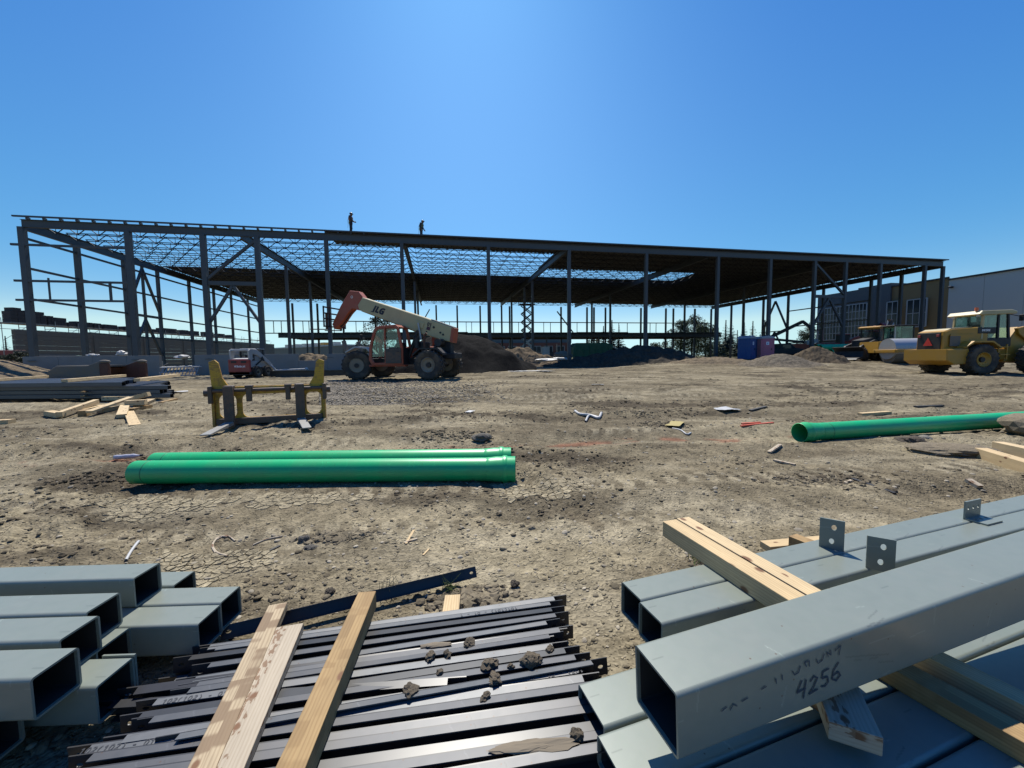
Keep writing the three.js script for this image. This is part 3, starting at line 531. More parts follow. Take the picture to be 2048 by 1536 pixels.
// ---------------------------------------------------------------- fork carriage standing in the dirt
{
  const o = T('fork_carriage', 'yellow rusty fork carriage standing on the ground with two forks', 'fork carriage', [-5.10, land(-5.1, -8.1) + .0, -8.12], .36);
  const Wd = 2.02, hw = Wd / 2, H = 0.80;
  for (const s of [-1, 1]) {
    const pts = [[s * (hw - .28), H + .0], [s * hw, H - .02], [s * (hw + .03), H + .52], [s * (hw - .06), H + .56], [s * (hw - .12), H + .50], [s * (hw - .17), H + .2]];
    M('guard_horn', ext(s < 0 ? pts.reverse() : pts, .06, { bevel: .006 }), mats.forkYellow, o);
    M('side_plate', bx(.05, .82, .16, [s * hw, .42, -.03], 0, .006), mats.forkYellow, o);
    M('pin_plate', bx(.07, .34, .2, [s * (hw + .02), H - .14, .03], 0, .01), mats.forkSteel, o);
    M('shaft_nut', cy(.07, .07, .07, [s * (hw + .10), H - .1, .03], [0, 0, Math.PI / 2], 8), mats.forkSteel, o);
  }
  const arch = (x0, x1) => [[x0, .12], [x0 + .1, .19], [x0 + .1, .19], [x0, .32]];
  const hole = (x0, x1) => { const q = []; const y0 = .17, y1 = .66, r = .12; for (const [cx, cyy, a0] of [[x1 - r, y0 + r, -90], [x1 - r, y1 - r, 0], [x0 + r, y1 - r, 90], [x0 + r, y0 + r, 180]]) for (let k = 0; k <= 5; k++) { const a = (a0 + k * 18) * Math.PI / 180; q.push([cx + Math.cos(a) * r, cyy + Math.sin(a) * r]); } return q; };
  M('back_frame', ext([[-hw + .03, .03], [hw - .03, .03], [hw - .03, .82], [-hw + .03, .82]], .035, { holes: [hole(-hw + .09, -.62), hole(-.52, hw * 2 - 1.42), hole(.66, hw - .06)] }), mats.forkYellow, o).position.z = -.02;
  M('cross_beam', bx(Wd - .1, .16, .1, [0, H - .07, -.01], 0, .008), mats.forkYellow, o);
  M('fork_shaft', rod([-hw, H - .06, .08], [hw, H - .06, .08], .037), mats.forkSteel, o);
  M('bottom_rail', bx(Wd - .08, .13, .07, [0, .10, .02], 0, .006), mats.forkSteel, o);
  for (const [x, w] of [[-.36, .1], [.34, .09]]) M('hose_bracket', [bx(w, .30, .06, [x, H - .14, .13], 0, .012), bx(w + .03, .06, .16, [x, H + .01, .09], 0, .01)], mats.forkSteel, o);
  for (const [x, len, tu] of [[-.70, 1.25, -.02], [.56, 1.25, .22]]) {
    const f = new THREE.Group(); f.name = 'fork'; f.position.set(x, 0, .15); f.rotation.y = tu; o.add(f);
    M('fork_shank', ext([[0, .0], [.065, .0], [.065, H + .02], [0, H + .02]], .17, { bevel: .006 }).rotateY(-Math.PI / 2), mats.forkSteel, f);
    const bl = ext([[0, .0], [len, .018], [len, .03], [.1, .065], [0, .065]], .15, { bevel: .003 }); bl.rotateY(-Math.PI / 2);
    const b = M('fork_blade', bl, mats.forkBlade ||= worn([.36, .36, .34], { dust: .3, seed: 33, rough: .5, metal: .3 }), f); b.position.y = .05; b.rotation.x = .0;
    M('fork_hook', bx(.17, .09, .14, [0, H + .0, -.04], 0, .02), mats.forkSteel, f);
  }
}

// ---------------------------------------------------------------- long steel tubes stacked at the left
{
  const r = rng(717), P = V(-11.55, land(-14, -12.3), -12.3);
  const rows = [[.10, .35, 9], [.235, .25, 9], [.37, .3, 9], [.505, -.45, 10]];
  const labels = ['bottom layer', 'second layer', 'third layer', 'top layer'];
  rows.forEach(([y, dx, n], k) => { for (let i = 0; i < n; i++) { const e = -i * .37 * .88 + r() * .35; const o = boxTube(`grey square tube, ${ord(i)} from the front in the ${labels[k]} of the long stack`, P.x + dx + e - (k < 3 ? 0 : .4), P.z - i * .37 + .02 * r() + (k == 3 ? .15 : 0), P.y + y, 12, Math.PI - .045 + (r() - .5) * .006, .125, .125, .006, undefined, mats.stock); } });
  const sl = ['at the left edge of the picture', 'second from the left', 'third from the left', 'nearest its right end'];
  [[-21.0, 0], [-17.6, 1], [-14.3, 2], [-12.0, 3]].forEach(([x, i]) => lumber(`pale timber across the long tube stack top, ${sl[i]}`, [x + .1, P.y + .685, -12.22], [x - 2.2, P.y + .685, -16.4], .15, .10, mats.wood2));
  for (let k = 0; k < 3; k++) for (const x of [-13.6, -17.2]) lumber(k == 0 ? `${x > -16 ? 'right' : 'left'} timber spacer on the ground under the long tube stack` : `${x > -16 ? 'right' : 'left'} timber spacer under the ${labels[k]} of the long tube stack`, [x, P.y + .07 + k * .135 - .012, -12.15], [x - 1.6, P.y + .07 + k * .135 - .012, -15.6], .09, .04, mats.woodOchre);
}
// ---------------------------------------------------------------- scattered lumber beside that stack
{
  const q = (px, py, up) => spot(px, py, up), A = [
    [[98, 826, .06], [122, 830, .06], .14, .09, 'wood', 'short timber at the left tip of the lumber scatter'],
    [[118, 829, .08], [193, 803, .22], .09, .09, 'wood2', 'long timber rising to the right in the lumber scatter'],
    [[160, 822, .06], [206, 812, .08], .14, .06, 'wood', 'timber lying behind the rising one in the scatter'],
    [[178, 824, .1], [262, 795, .3], .12, .04, 'wood2', 'wide board leaning on other pieces in the scatter'],
    [[200, 822, .06], [246, 815, .06], .14, .09, 'wood', 'timber on the ground in the middle of the scatter'],
    [[208, 797, .12], [268, 796, .12], .14, .09, 'wood2', 'pale timber at the back of the scatter'],
    [[262, 797, .2], [298, 788, .32], .1, .09, 'wood', 'uppermost tilted timber of the scatter'],
    [[252, 806, .2], [292, 804, .2], .14, .1, 'wood2', 'pale block at the top of the scatter'],
    [[275, 812, .1], [303, 800, .2], .16, .06, 'wood', 'short tilted board at the right of the scatter'],
    [[243, 832, .06], [250, 812, .12], .14, .06, 'wood2', 'short upright-looking timber before the scatter'],
    [[270, 852, .04], [258, 824, .04], .14, .04, 'wood', 'board pointing at the camera in front of the scatter'],
    [[164, 827, .06], [172, 824, .06], .12, .1, 'woodOchre', 'dark-ended timber offcut in the scatter'],
    [[262, 820, .05], [300, 812, .05], .1, .06, 'woodOchre', 'ochre timber on the ground at the right of the scatter'],
    [[320, 806, .04], [352, 798, .04], .08, .04, 'woodOchre', 'thin strip of wood right of the scatter'],
    [[-20, 846, .05], [24, 844, .05], .14, .09, 'wood', 'timber end at the left edge of the picture']];
  for (const [a, b, w, h, m, label] of A) lumber(label, q(...a), q(...b), w * 1.3, h * 1.35, mats[m]);
}

// ---------------------------------------------------------------- the steel frame of the new hall
const YAW = .19076, CORNER = V(-37.02, 0, -30), EX = V(Math.cos(YAW), 0, -Math.sin(YAW)), EZ = V(-Math.sin(YAW), 0, -Math.cos(YAW));
const W2 = (lx, y, depth) => CORNER.clone().addScaledVector(EX, lx).addScaledVector(EZ, depth).add(V(0, y, 0));
function onPlane(px, py, depth) { const d = sight(px, py), t = (depth + CORNER.dot(EZ)) / d.dot(EZ), p = d.multiplyScalar(t).add(V(0, EYE, 0)); return [p.clone().sub(CORNER).dot(EX), p.y]; }
{
  const o = T('unfinished_hall', 'dark steel skeleton of a large hall with an unfinished roof', 'unfinished building', CORNER, YAW);
  const TOP = 12.5, WID = 90.7, DEP = 40, BASE = .25;
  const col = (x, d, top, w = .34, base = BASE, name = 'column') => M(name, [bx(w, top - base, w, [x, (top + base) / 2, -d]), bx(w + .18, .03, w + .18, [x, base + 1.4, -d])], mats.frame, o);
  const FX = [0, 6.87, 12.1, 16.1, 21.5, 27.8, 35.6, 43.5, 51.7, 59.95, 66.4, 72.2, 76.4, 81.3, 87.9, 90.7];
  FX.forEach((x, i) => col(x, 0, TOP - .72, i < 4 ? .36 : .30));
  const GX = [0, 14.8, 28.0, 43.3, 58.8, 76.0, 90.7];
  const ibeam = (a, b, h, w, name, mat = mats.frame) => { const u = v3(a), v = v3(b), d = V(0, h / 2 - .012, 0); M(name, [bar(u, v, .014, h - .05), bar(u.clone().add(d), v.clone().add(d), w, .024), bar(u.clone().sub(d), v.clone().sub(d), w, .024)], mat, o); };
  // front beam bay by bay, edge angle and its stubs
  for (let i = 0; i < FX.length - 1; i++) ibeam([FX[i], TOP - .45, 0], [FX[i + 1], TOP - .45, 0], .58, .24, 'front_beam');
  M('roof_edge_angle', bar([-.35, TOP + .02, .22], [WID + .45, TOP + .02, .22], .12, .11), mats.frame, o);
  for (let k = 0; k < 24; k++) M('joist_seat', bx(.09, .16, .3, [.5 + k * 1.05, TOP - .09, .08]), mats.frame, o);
  GX.forEach(x => { for (const [a, b] of [[.15, 13.3], [13.3, 26.6], [26.6, DEP]]) ibeam([x, TOP - .55, -a], [x, TOP - .55, -b], .68, .26, 'girder'); });
  // interior columns
  const IN = { 1: [10, 18, 27], 2: [16.3, 24.5], 3: [14.0, 18.7, 28.5], 4: [12.2, 23.3, 31], 5: [14.3, 28.4] };
  for (const k in IN) for (const d of IN[k]) col(GX[k], d, TOP - .9, .27);
  // open-web joists between girders
  const jd = []; for (let d = 1.65; d < DEP - .6; d += 1.86) jd.push(d);
  for (let b = 0; b < 6; b++) {
    const x0 = GX[b] + .1, x1 = GX[b + 1] - .1, Lj = x1 - x0, n = 2 * Math.round(Lj / 1.5), H = .62, g = [];
    g.push(bar([0, 0, 0], [Lj, 0, 0], .10, .05)); g.push(bar([.9, -H, 0], [Lj - .9, -H, 0], .09, .045));
    for (let i = 0; i < n; i++) { const a = i / n * Lj, c = (i + 1) / n * Lj, up = i % 2 === 0; g.push(bar([a, up ? 0 : -H, 0], [c, up ? -H : 0, 0], .05, .05)); if (up) g.push(bar([c, 0, 0], [c, -H, 0], .028, .028)); }
    const geo = join(g);
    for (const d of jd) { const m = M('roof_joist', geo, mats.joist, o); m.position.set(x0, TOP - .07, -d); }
    for (const f of [.33, .66]) M('joist_bridging', [bar([x0 + Lj * f, TOP - .68, -1.6], [x0 + Lj * f, TOP - .68, -DEP + 1], .035)], mats.joist, o);
  }
  // roof deck sheets, ribbed
  function deck(x0, x1, d0, d1) {
    const n = Math.max(2, Math.round((x1 - x0) / .45)), pts = [], h = .05; const st = (x1 - x0) / n;
    for (let i = 0; i < n; i++) { const a = x0 + i * st; pts.push([a, 0], [a + st * .5, 0], [a + st * .6, h], [a + st * .9, h]); } pts.push([x1, 0]);
    const all = [...pts, [x1, h + .03], [x0, h + .03]];
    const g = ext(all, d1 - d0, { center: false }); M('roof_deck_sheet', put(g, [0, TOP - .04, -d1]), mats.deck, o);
  }
  const OPEN = 15.8;
  deck(21.5, 28, -.15, 3.6); deck(28, 35.6, -.15, 3.75); deck(35.6, 43.3, -.15, 3.9);
  deck(43.3, 51, -.15, 10.9); deck(51, 58.8, -.15, 10.8); deck(58.8, 65.1, -.15, 10.6);
  deck(65.1, 76, -.15, 8); deck(76, 84, -.15, 8); deck(84, WID + .3, -.15, 8); deck(65.1, 76, 8, OPEN); deck(76, 84, 8, OPEN); deck(84, WID + .3, 8, OPEN);
  for (let b = 0; b < 6; b++) for (const [d0, d1] of [[OPEN, 24], [24, 32], [32, DEP + .3]]) { const x0 = b ? GX[b] : -.2, x1 = b === 5 ? WID + .3 : GX[b + 1], xm = (x0 + x1) / 2; deck(x0, xm, d0, d1); deck(xm, x1, d0, d1); }
  // left wall: columns, girts, chevron braces
  [4.5, 9.7, 14.4, 20, 25.5, 30.2, 35.5].forEach(d => col(0, d, TOP - .9, d < 10 ? .34 : .27));
  M('wind_post', bx(.2, 10.4, .2, [0, 6.4, -12.1]), mats.frame, o);
  for (const y of [11.0, 8.75, 6.4, 4.1]) for (const [a, b] of [[0, 4.5], [4.5, 9.7], [9.7, 14.4], [14.4, 20], [20, 25.5], [25.5, 30.2], [30.2, 35.5], [35.5, DEP]]) if (y > 4.5 || a > 4) M('wall_girt', bar([0, y, -a], [0, y, -b], .16, .16), mats.frame, o);
  const brace = (a, b, w = .2) => M('brace', bar(a, b, w), mats.frame, o);
  brace([0, 11.4, -12.1], [0, 7.0, -9.8]); brace([0, 11.4, -12.1], [0, 7.0, -14.3]); brace([0, 6.0, -12.1], [0, 2.2, -9.8]); brace([0, 6.0, -12.1], [0, 2.2, -14.2]); M('brace_beam', bar([0, 6.4, -9.7], [0, 6.4, -14.4], .2, .25), mats.frame, o);
  // front girts of the first bay with two short posts
  for (const y of [10.45, 7.75, 6.3]) M('front_girt', bar([-.7, y, .1], [6.9, y, .1], .14, .16), mats.frame, o);
  M('girt_post', bx(.09, 1.7, .09, [1.45, 7.15, .1]), mats.frame, o); M('girt_post', bx(.13, 1.4, .13, [5.45, 7.0, .1]), mats.frame, o);
  // braced bays in the front
  for (const [x0, x1, dir] of [[12.1, 16.1, 1], [72.2, 76.4, -1]]) {
    M('brace_beam', bar([x0, 7.9, 0], [x1, 7.9, 0], .22, .32), mats.frame, o); const xm = (x0 + x1) / 2;
    brace([xm, 7.75, 0], [x0, 4.5, 0]); brace([xm, 7.75, 0], [x1, 4.5, 0]);
    brace(dir > 0 ? [x1, 11.6, 0] : [x0, 11.6, 0], dir > 0 ? [x0, 8.1, 0] : [x1, 8.1, 0]);
  }
  // right wall
  [4.2, 7.8, 14.6, 20.8, 26, 34].forEach(d => col(WID, d, TOP - .9, .3));
  for (const y of [8.9, 6.2, 3.4]) M('wall_girt', bar([WID, y, -7.8], [WID, y, -20.8], .16, .16), mats.frame, o);
  M('wall_girt', bar([WID, 5.6, -20.8], [WID, 5.6, -26], .16, .16), mats.frame, o);
  brace([WID, 11, -23.4], [WID, 5.8, -20.8], .24); brace([WID, 11, -23.4], [WID, 5.8, -26], .24); brace([WID, 5.5, -23.4], [WID, 1.2, -20.8], .2); brace([WID, 5.5, -23.4], [WID, 1.2, -26], .2);
  // back wall
  const bpx = [[584, 600], [634, 602], [685, 603], [750, 605], [872, 608], [914, 609], [960, 610], [1003, 611], [1019, 611], [1066, 611], [1122, 611], [1174, 612], [1188, 612], [1211, 612], [1282, 612], [1332, 612], [1347, 612], [1390, 612]].map(q => onPlane(q[0], q[1], DEP)[0]);
  const bxs = [0, ...bpx, WID];
  bxs.forEach(x => col(x, DEP, TOP - .8, .3));
  for (const y of [8.55, 6.35]) for (let i = 0; i < bxs.length - 1; i++) M('back_girt', bar([bxs[i], y, -DEP - .1], [bxs[i + 1], y, -DEP - .1], .14, .17), mats.frame, o);
  for (let i = 0; i < bxs.length - 1; i++) for (const f of [.38, .62]) if (bxs[i + 1] - bxs[i] > 3.5) M('girt_post', bx(.1, 2.1, .1, [lerp(bxs[i], bxs[i + 1], f), 7.45, -DEP - .1]), mats.frame, o);
  // mezzanine floor at the back
  for (let i = 0; i < 8; i++) { const x0 = 7 + i * 9.6, x1 = x0 + 9.6; M('mezzanine_floor', bx(x1 - x0 - .02, .28, 11.6, [(x0 + x1) / 2, 5.55 + (i % 3) * .06, -34]), mats.joist, o); M('mezzanine_beam', bar([x0, 5.15, -28.4], [x1, 5.15, -28.4], .25, .5), mats.frame, o); M('mezzanine_post', bx(.18, 4.4, .18, [x0 + 4, 2.9, -28.4]), mats.frame, o); }
  for (let i = 0; i < 8; i++) M('mezzanine_joist', bar([7, 5.2, -29.8 - i * 1.3], [83.8, 5.2, -29.8 - i * 1.3], .16, .34), mats.joist, o);
  brace([15.1, 1, -28.4], [19.4, 4.9, -28.4], .14); brace([55, 10.8, -DEP], [59, 5.8, -DEP], .2); brace([29.5, 10.9, -DEP], [26.5, 5.8, -DEP], .18); brace([60, 1.2, -28.4], [57.6, 4.8, -28.4], .14);
}
// concrete foundation wall along the front
function slab(label, x0, x1, top, d = -.05, th = .3) {
  const p = W2((x0 + x1) / 2, 0, d), o = T('concrete_wall', label, 'concrete wall', p, YAW), y0 = land(p.x, p.z) - .25, n = Math.max(1, Math.round((x1 - x0) / 2.4)), st = (x1 - x0) / n;
  for (let i = 0; i < n; i++) M('wall_panel', bx(st - .012, top - y0, th, [-(x1 - x0) / 2 + st * (i + .5), (top + y0) / 2, 0], 0, .012), mats.concrete, o);
  M('wall_core', bx(x1 - x0 - .05, top - y0 - .03, th - .04, [0, (top + y0) / 2 - .02, 0]), mats.concrete, o);
}
slab('concrete foundation wall behind the rusty bucket at the left', -.6, 8.5, 1.98);
slab('concrete foundation wall behind the ladders and the skid steer loader', 11.0, 18.9, 2.0);
slab('low notch of the concrete foundation wall right of the skid steer loader', 18.9, 21.2, 1.42);
slab('concrete foundation wall behind the front wheel of the telescopic lifter', 21.2, 26.5, 1.98);

// ---------------------------------------------------------------- unfinished block wall beyond the left side, with scaffold and stacked blocks
{
  const X0 = -59, zA = -46, zB = -96, TOPY = 5.5;
  const o = T('block_wall', 'unfinished grey concrete block wall running back beyond the left side of the frame', 'wall', [X0, 0, zA]);
  const nC = 9, hC = TOPY / nC;
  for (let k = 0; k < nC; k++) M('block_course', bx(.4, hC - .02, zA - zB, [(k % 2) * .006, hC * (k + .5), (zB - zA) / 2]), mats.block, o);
  for (let i = 0; i < 7; i++) M('wall_pier', bx(.5, TOPY - .3, .6, [.05, TOPY / 2 - .1, -1.5 - i * 7.4]), mats.block, o);
  for (const [z, l] of [[-3.9, 4.6], [-11.5, 5.2]]) M('sun_patch_panel', bx(.06, 1.6, l, [.26, 1.75, z]), mats.concrete, o);  // added paler panels stand in for patches of sunlight on the wall
  const s = T('scaffold', 'scaffold with plank deck standing behind the top of the block wall', 'scaffold', [X0 - 1.6, 0, zA + 3]);
  for (let i = 0; i < 20; i++) { const z = -i * 2.7; for (const x of [-.7, .7]) M('scaffold_post', rod([x, 0, z], [x, 6.9, z], .035), mats.galv, s); M('scaffold_brace', rod([.7, 4.2, z], [.7, 6.2, z - 2.7], .025), mats.galv, s); M('scaffold_rail', rod([-.7, 5.9, z], [.7, 5.9, z], .03), mats.galv, s); }
  for (let i = 0; i < 13; i++) for (const x of [-.5, 0, .5]) M('scaffold_plank', bx(.45, .09, 4.1, [x, 6.3, -2 - i * 4.1]), mats.woodGrey, s);
  M('scaffold_ledger', rod([.7, 5.6, 1], [.7, 5.6, -52], .03), mats.galv, s);
  // stacks of blocks on the deck
  const st = [[62, 82, 865, 975], [178, 236, 880, 975], [240, 334, 885, 975], [345, 395, 912, 978], [395, 490, 925, 982], [500, 560, 972, 1000], [560, 622, 962, 1002], [640, 690, 968, 1005], [695, 758, 972, 1008], [768, 885, 980, 1012], [890, 925, 1004, 1020], [930, 1008, 994, 1022], [1060, 1140, 996, 1032], [1145, 1195, 1018, 1040], [1200, 1358, 1016, 1052], [1368, 1436, 1024, 1056], [1444, 1520, 1030, 1060], [1540, 1636, 1034, 1064], [1646, 1720, 1042, 1066], [1730, 1790, 1056, 1076]];
  st.forEach(([a, b, t, bt], i) => {
    if (i === 0) b = 165;
    const px = (a + b) / 2 / 3.84, d = sight(px, 660), k = (X0 - 1.5) / d.x, z = d.z * k, D = -z, w = (b - a) / 3.84 * D / FOCAL, h = Math.max(.5, (bt - t) / 3.84 * D / FOCAL);
    const g = T('block_stack', ['tallest stack of blocks at the left end of the scaffold deck', 'tall stack of blocks directly behind the corner column', 'wide stack of blocks right of the corner column'][i] ?? `low stack of concrete blocks, ${ord(i)} from the left on the scaffold deck`, 'block stack', [X0 - 1.5, 6.35, z]);
    const rows = Math.max(1, Math.round(h / .42)), rh = h / rows, zl = w * .82; const r = rng(900 + i);
    M('pallet', bx(1.1, .12, zl, [0, .06, 0]), mats.woodGrey, g);
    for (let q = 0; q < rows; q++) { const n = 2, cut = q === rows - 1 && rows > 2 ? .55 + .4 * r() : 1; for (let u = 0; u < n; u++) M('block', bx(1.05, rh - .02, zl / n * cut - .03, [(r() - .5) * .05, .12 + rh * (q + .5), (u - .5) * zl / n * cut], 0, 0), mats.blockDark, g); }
  });
}

// ---------------------------------------------------------------- the finished warehouse at the right
{
  const X = 104, HT = 11.9, at = d => W2(X, 0, d);
  const o = T('warehouse_building', 'grey and brown warehouse with tall windows at the right', 'building', W2(X, 0, 0), YAW);
  const seg = (name, d0, d1, h, mat, out = 0, thick = 20) => M(name, bx(thick, h, d1 - d0, [thick / 2 - out, h / 2, -(d0 + d1) / 2]), mat, o);
  const depthAt = px => { const d = sight(px, 690), n = EX, t = (X + CORNER.dot(EX)) / d.dot(EX); return d.multiplyScalar(t).sub(CORNER).dot(EZ); };
  const dW = depthAt(1890), dB = depthAt(1758), dG = depthAt(1634);
  const panel = worn([.56, .57, .53], { dust: .05, seed: 41, rough: .7, scale: 4, mott: .05 }), brown = worn([.25, .17, .07], { dust: .05, seed: 42, rough: .8, scale: 4, mott: .06 }), grey = worn([.075, .09, .105], { dust: .05, seed: 43, rough: .7, scale: 4, mott: .06 });
  const NP = 14, p0 = -45; for (let i = 0; i < NP; i++) { const a = lerp(p0, dW, i / NP), b = lerp(p0, dW, (i + 1) / NP); seg('wall_panel', a + .015, b - .015, HT, panel); }
  seg('brown_wall', dW, dB, HT + .3, brown); seg('grey_wall', dB, dG, HT + .75, grey, .25); seg('corner_parapet', dB - 1.5, dB + 3.5, HT + 1.0, grey, .3, 6);
  M('roof_trim', bx(.25, .22, dW - p0, [-.05, HT + .11, -(dW + p0) / 2]), mats.dark, o); M('roof_trim', bx(.25, .22, dB - dW, [-.05, HT + .41, -(dW + dB) / 2]), mats.dark, o);
  const frame = std([.24, .26, .27], { roughness: .5 });
  const win = (d0, d1, y0, y1, nx, ny, name = 'window') => { const w = M(name, [bx(.16, y1 - y0, .16, [-.3, (y0 + y1) / 2, -d0]), bx(.16, y1 - y0, .16, [-.3, (y0 + y1) / 2, -d1]), bx(.16, .14, d1 - d0, [-.3, y0, -(d0 + d1) / 2]), bx(.16, .14, d1 - d0, [-.3, y1, -(d0 + d1) / 2])], frame, o);
    for (let i = 0; i < nx; i++) for (let j = 0; j < ny; j++) M('pane', bx(.05, (y1 - y0) / ny - .05, (d1 - d0) / nx - .05, [-.29, y0 + (y1 - y0) * (j + .5) / ny, -(d0 + (d1 - d0) * (i + .5) / nx)]), mats.pane, w);
    for (let i = 1; i < nx; i++) M('mullion', bx(.13, y1 - y0, .1, [-.31, (y0 + y1) / 2, -(d0 + (d1 - d0) * i / nx)]), frame, w); for (let j = 1; j < ny; j++) M('transom', bx(.12, .1, d1 - d0, [-.312, y0 + (y1 - y0) * j / ny, -(d0 + d1) / 2]), frame, w); };
  const yAt = (px, py, out = .3) => { const d = sight(px, py), t = (X - out + CORNER.dot(EX)) / d.dot(EX); return EYE + d.y * t; };
  win(depthAt(1852), depthAt(1813), yAt(1812, 655), yAt(1830, 599), 3, 2); win(depthAt(1795), depthAt(1773), yAt(1775, 653), yAt(1780, 604), 2, 2);
  win(depthAt(1733), depthAt(1691), yAt(1720, 680), yAt(1732, 606), 6, 5, 'glazed_front'); win(depthAt(1686), depthAt(1638), yAt(1660, 680), yAt(1660, 616), 8, 5, 'glazed_front');
  M('wall_lamp', bx(.5, .25, .4, [-.3, yAt(1897, 575), -depthAt(1897)], 0, .04), mats.dark, o);
}
// ---------------------------------------------------------------- low buildings far behind the frame
{
  const brick = worn([.20, .075, .05], { dust: .15, seed: 44, rough: .9, scale: 5 }), metal = worn([.12, .155, .155], { dust: .1, seed: 45, rough: .5, scale: 5 });
  const p = away(1050, 705, 120), o = T('brick_building', 'low red brick building with green grey metal roof seen through the back of the frame', 'building', [p.x, 0, p.z], .16);
  M('brick_wall', bx(28, 6.0, 12, [0, 3, -6]), brick, o); M('plinth', bx(28.1, 1.0, 12.1, [0, .5, -5.95]), mats.concrete, o);
  M('metal_roof', [ext([[-15, 5.9], [15.3, 5.9], [15.3, 8.3], [-12.5, 8.3]], 10), ext([[-26, 6.2], [-14, 6.2], [-14.5, 7.2], [-26, 7.0]], 8)], metal, o).position.z = -6;
  for (let i = 0; i < 7; i++) { const w = M('window', bx(2.8, 2.2, .12, [-11.5 + i * 3.8, 3.9, .02]), mats.galv, o); M('pane', bx(1.3, 1.9, .1, [-12.2 + i * 3.8, 3.9, .06]), mats.pane, w); M('pane', bx(1.2, 1.9, .1, [-10.85 + i * 3.8, 3.9, .06]), mats.pane, w); }
  M('door', bx(2.4, 3.2, .12, [7.9, 1.6, .03]), mats.dark, o);
  const q = away(600, 700, 115), b = T('warehouse_building', 'long low beige warehouse wall seen through the left back of the frame', 'building', [q.x, 0, q.z], -.62);
  const beige = worn([.26, .235, .19], { dust: .1, seed: 46, rough: .8, scale: 5 });
  for (let i = 0; i < 9; i++) M('wall_panel', bx(5.0 - .06, 5.2, 10, [-20 + i * 5, 2.6, -5]), beige, b);
  M('pale_band', bx(44.6, 1.2, .2, [0, 1.2, .08]), mats.white, b); M('roof_trim', bx(45, .35, 10.4, [0, 5.35, -5]), mats.white, b);
  for (let i = 0; i < 6; i++) M('roof_unit', bx(2, 1.1, 2, [-15 + i * 5.5, 6.0, -4]), i === 4 ? mats.yellow : mats.galv, b);
}
// ---------------------------------------------------------------- trees
function spruce(label, p, h, seed, group) {
  const r = rng(seed), o = T('spruce_tree', label, 'tree', p, r() * 6, group);
  M('trunk', cy(.04 * h * .3, .06 * h * .3 + .05, h, [0, h / 2, 0], [0, 0, 0], 7), mats.bark ||= std([.05, .035, .025], { roughness: .95 }), o);
  const pos = [], tiers = Math.round(h * 2.4);
  for (let t = 0; t < tiers; t++) {
    const f = t / tiers, y = h * (.06 + .92 * f), len = (1 - Math.pow(f, 1.15)) * h * .27 * (.8 + .4 * r()) + .12, n = Math.max(5, Math.round(11 * (1 - f) + 4));
    for (let i = 0; i < n; i++) {
      const a = (i + r() * .8) / n * 6.283, l = len * (.6 + .55 * r()), ca = Math.cos(a), sa = Math.sin(a), S0 = 6;
      for (let k = 0; k < S0; k++) { const u0 = k / S0, w = l * .34 * (1 - u0 * .7), d = l * u0, d2 = l * (u0 + .34), y0 = y - d * .35 + u0 * u0 * l * .22, y2 = y - d2 * .35 + .1 * l * u0 - .06 * h * .1 * r(); for (const s of [-1, 1]) pos.push(ca * d, y0, sa * d, ca * d2 - sa * w * s * .4, y2, sa * d2 + ca * w * s * .4, ca * (d + .1 * l) - sa * w * s, y0 - .10 * l * (.4 + r()), sa * (d + .1 * l) + ca * w * s); }
    }
  }
  const g = new THREE.BufferGeometry(); g.setAttribute('position', new THREE.Float32BufferAttribute(pos, 3)); g.computeVertexNormals();
  M('crown', metreUV(g), mats.needles ||= std([.016, .03, .016], { roughness: .9 }), o); return o;
}
function leafy(label, p, h, wd, seed, tone = [.06, .10, .03], group) {
  const r = rng(seed), o = T('leafy_tree', label, 'tree', p, 0, group), pos = [], br = [rod([0, 0, 0], [0, h * .55, 0], h * .016 + .04, h * .008 + .02, 7)], cl = [];
  for (let i = 0; i < 46; i++) { const f = .1 + .9 * r(), a = r() * 6.283, rad = wd * .5 * Math.sqrt(r()) * (1 - .65 * Math.pow(f, 2.2)); cl.push([Math.cos(a) * rad, h * f * .95, Math.sin(a) * rad, (.12 + .09 * r()) * h * (1.15 - .6 * f)]); if (i < 12) br.push(rod([0, h * (.15 + .3 * f), 0], [Math.cos(a) * rad, h * f * .95, Math.sin(a) * rad], h * .006 + .015, .01, 5)); }
  M('trunk', br, mats.bark, o);
  for (const [x, y, z, s] of cl) for (let k = 0; k < 150; k++) { const u = V(r() - .5, r() - .5, r() - .5).normalize().multiplyScalar(s * (.45 + .65 * Math.sqrt(r()))), c = V(x + u.x, y + u.y * .85, z + u.z), q = h * .017 + .10; const a = V(r() - .5, r() - .5, r() - .5).multiplyScalar(2 * q), b = V(r() - .5, r() - .5, r() - .5).multiplyScalar(2 * q); pos.push(c.x, c.y, c.z, c.x + a.x, c.y + a.y, c.z + a.z, c.x + b.x, c.y + b.y, c.z + b.z); }
  const g = new THREE.BufferGeometry(); g.setAttribute('position', new THREE.Float32BufferAttribute(pos, 3)); g.computeVertexNormals();
  M('crown', metreUV(g), std(mul3(tone, .6), { roughness: .8 }), o); return o;
}
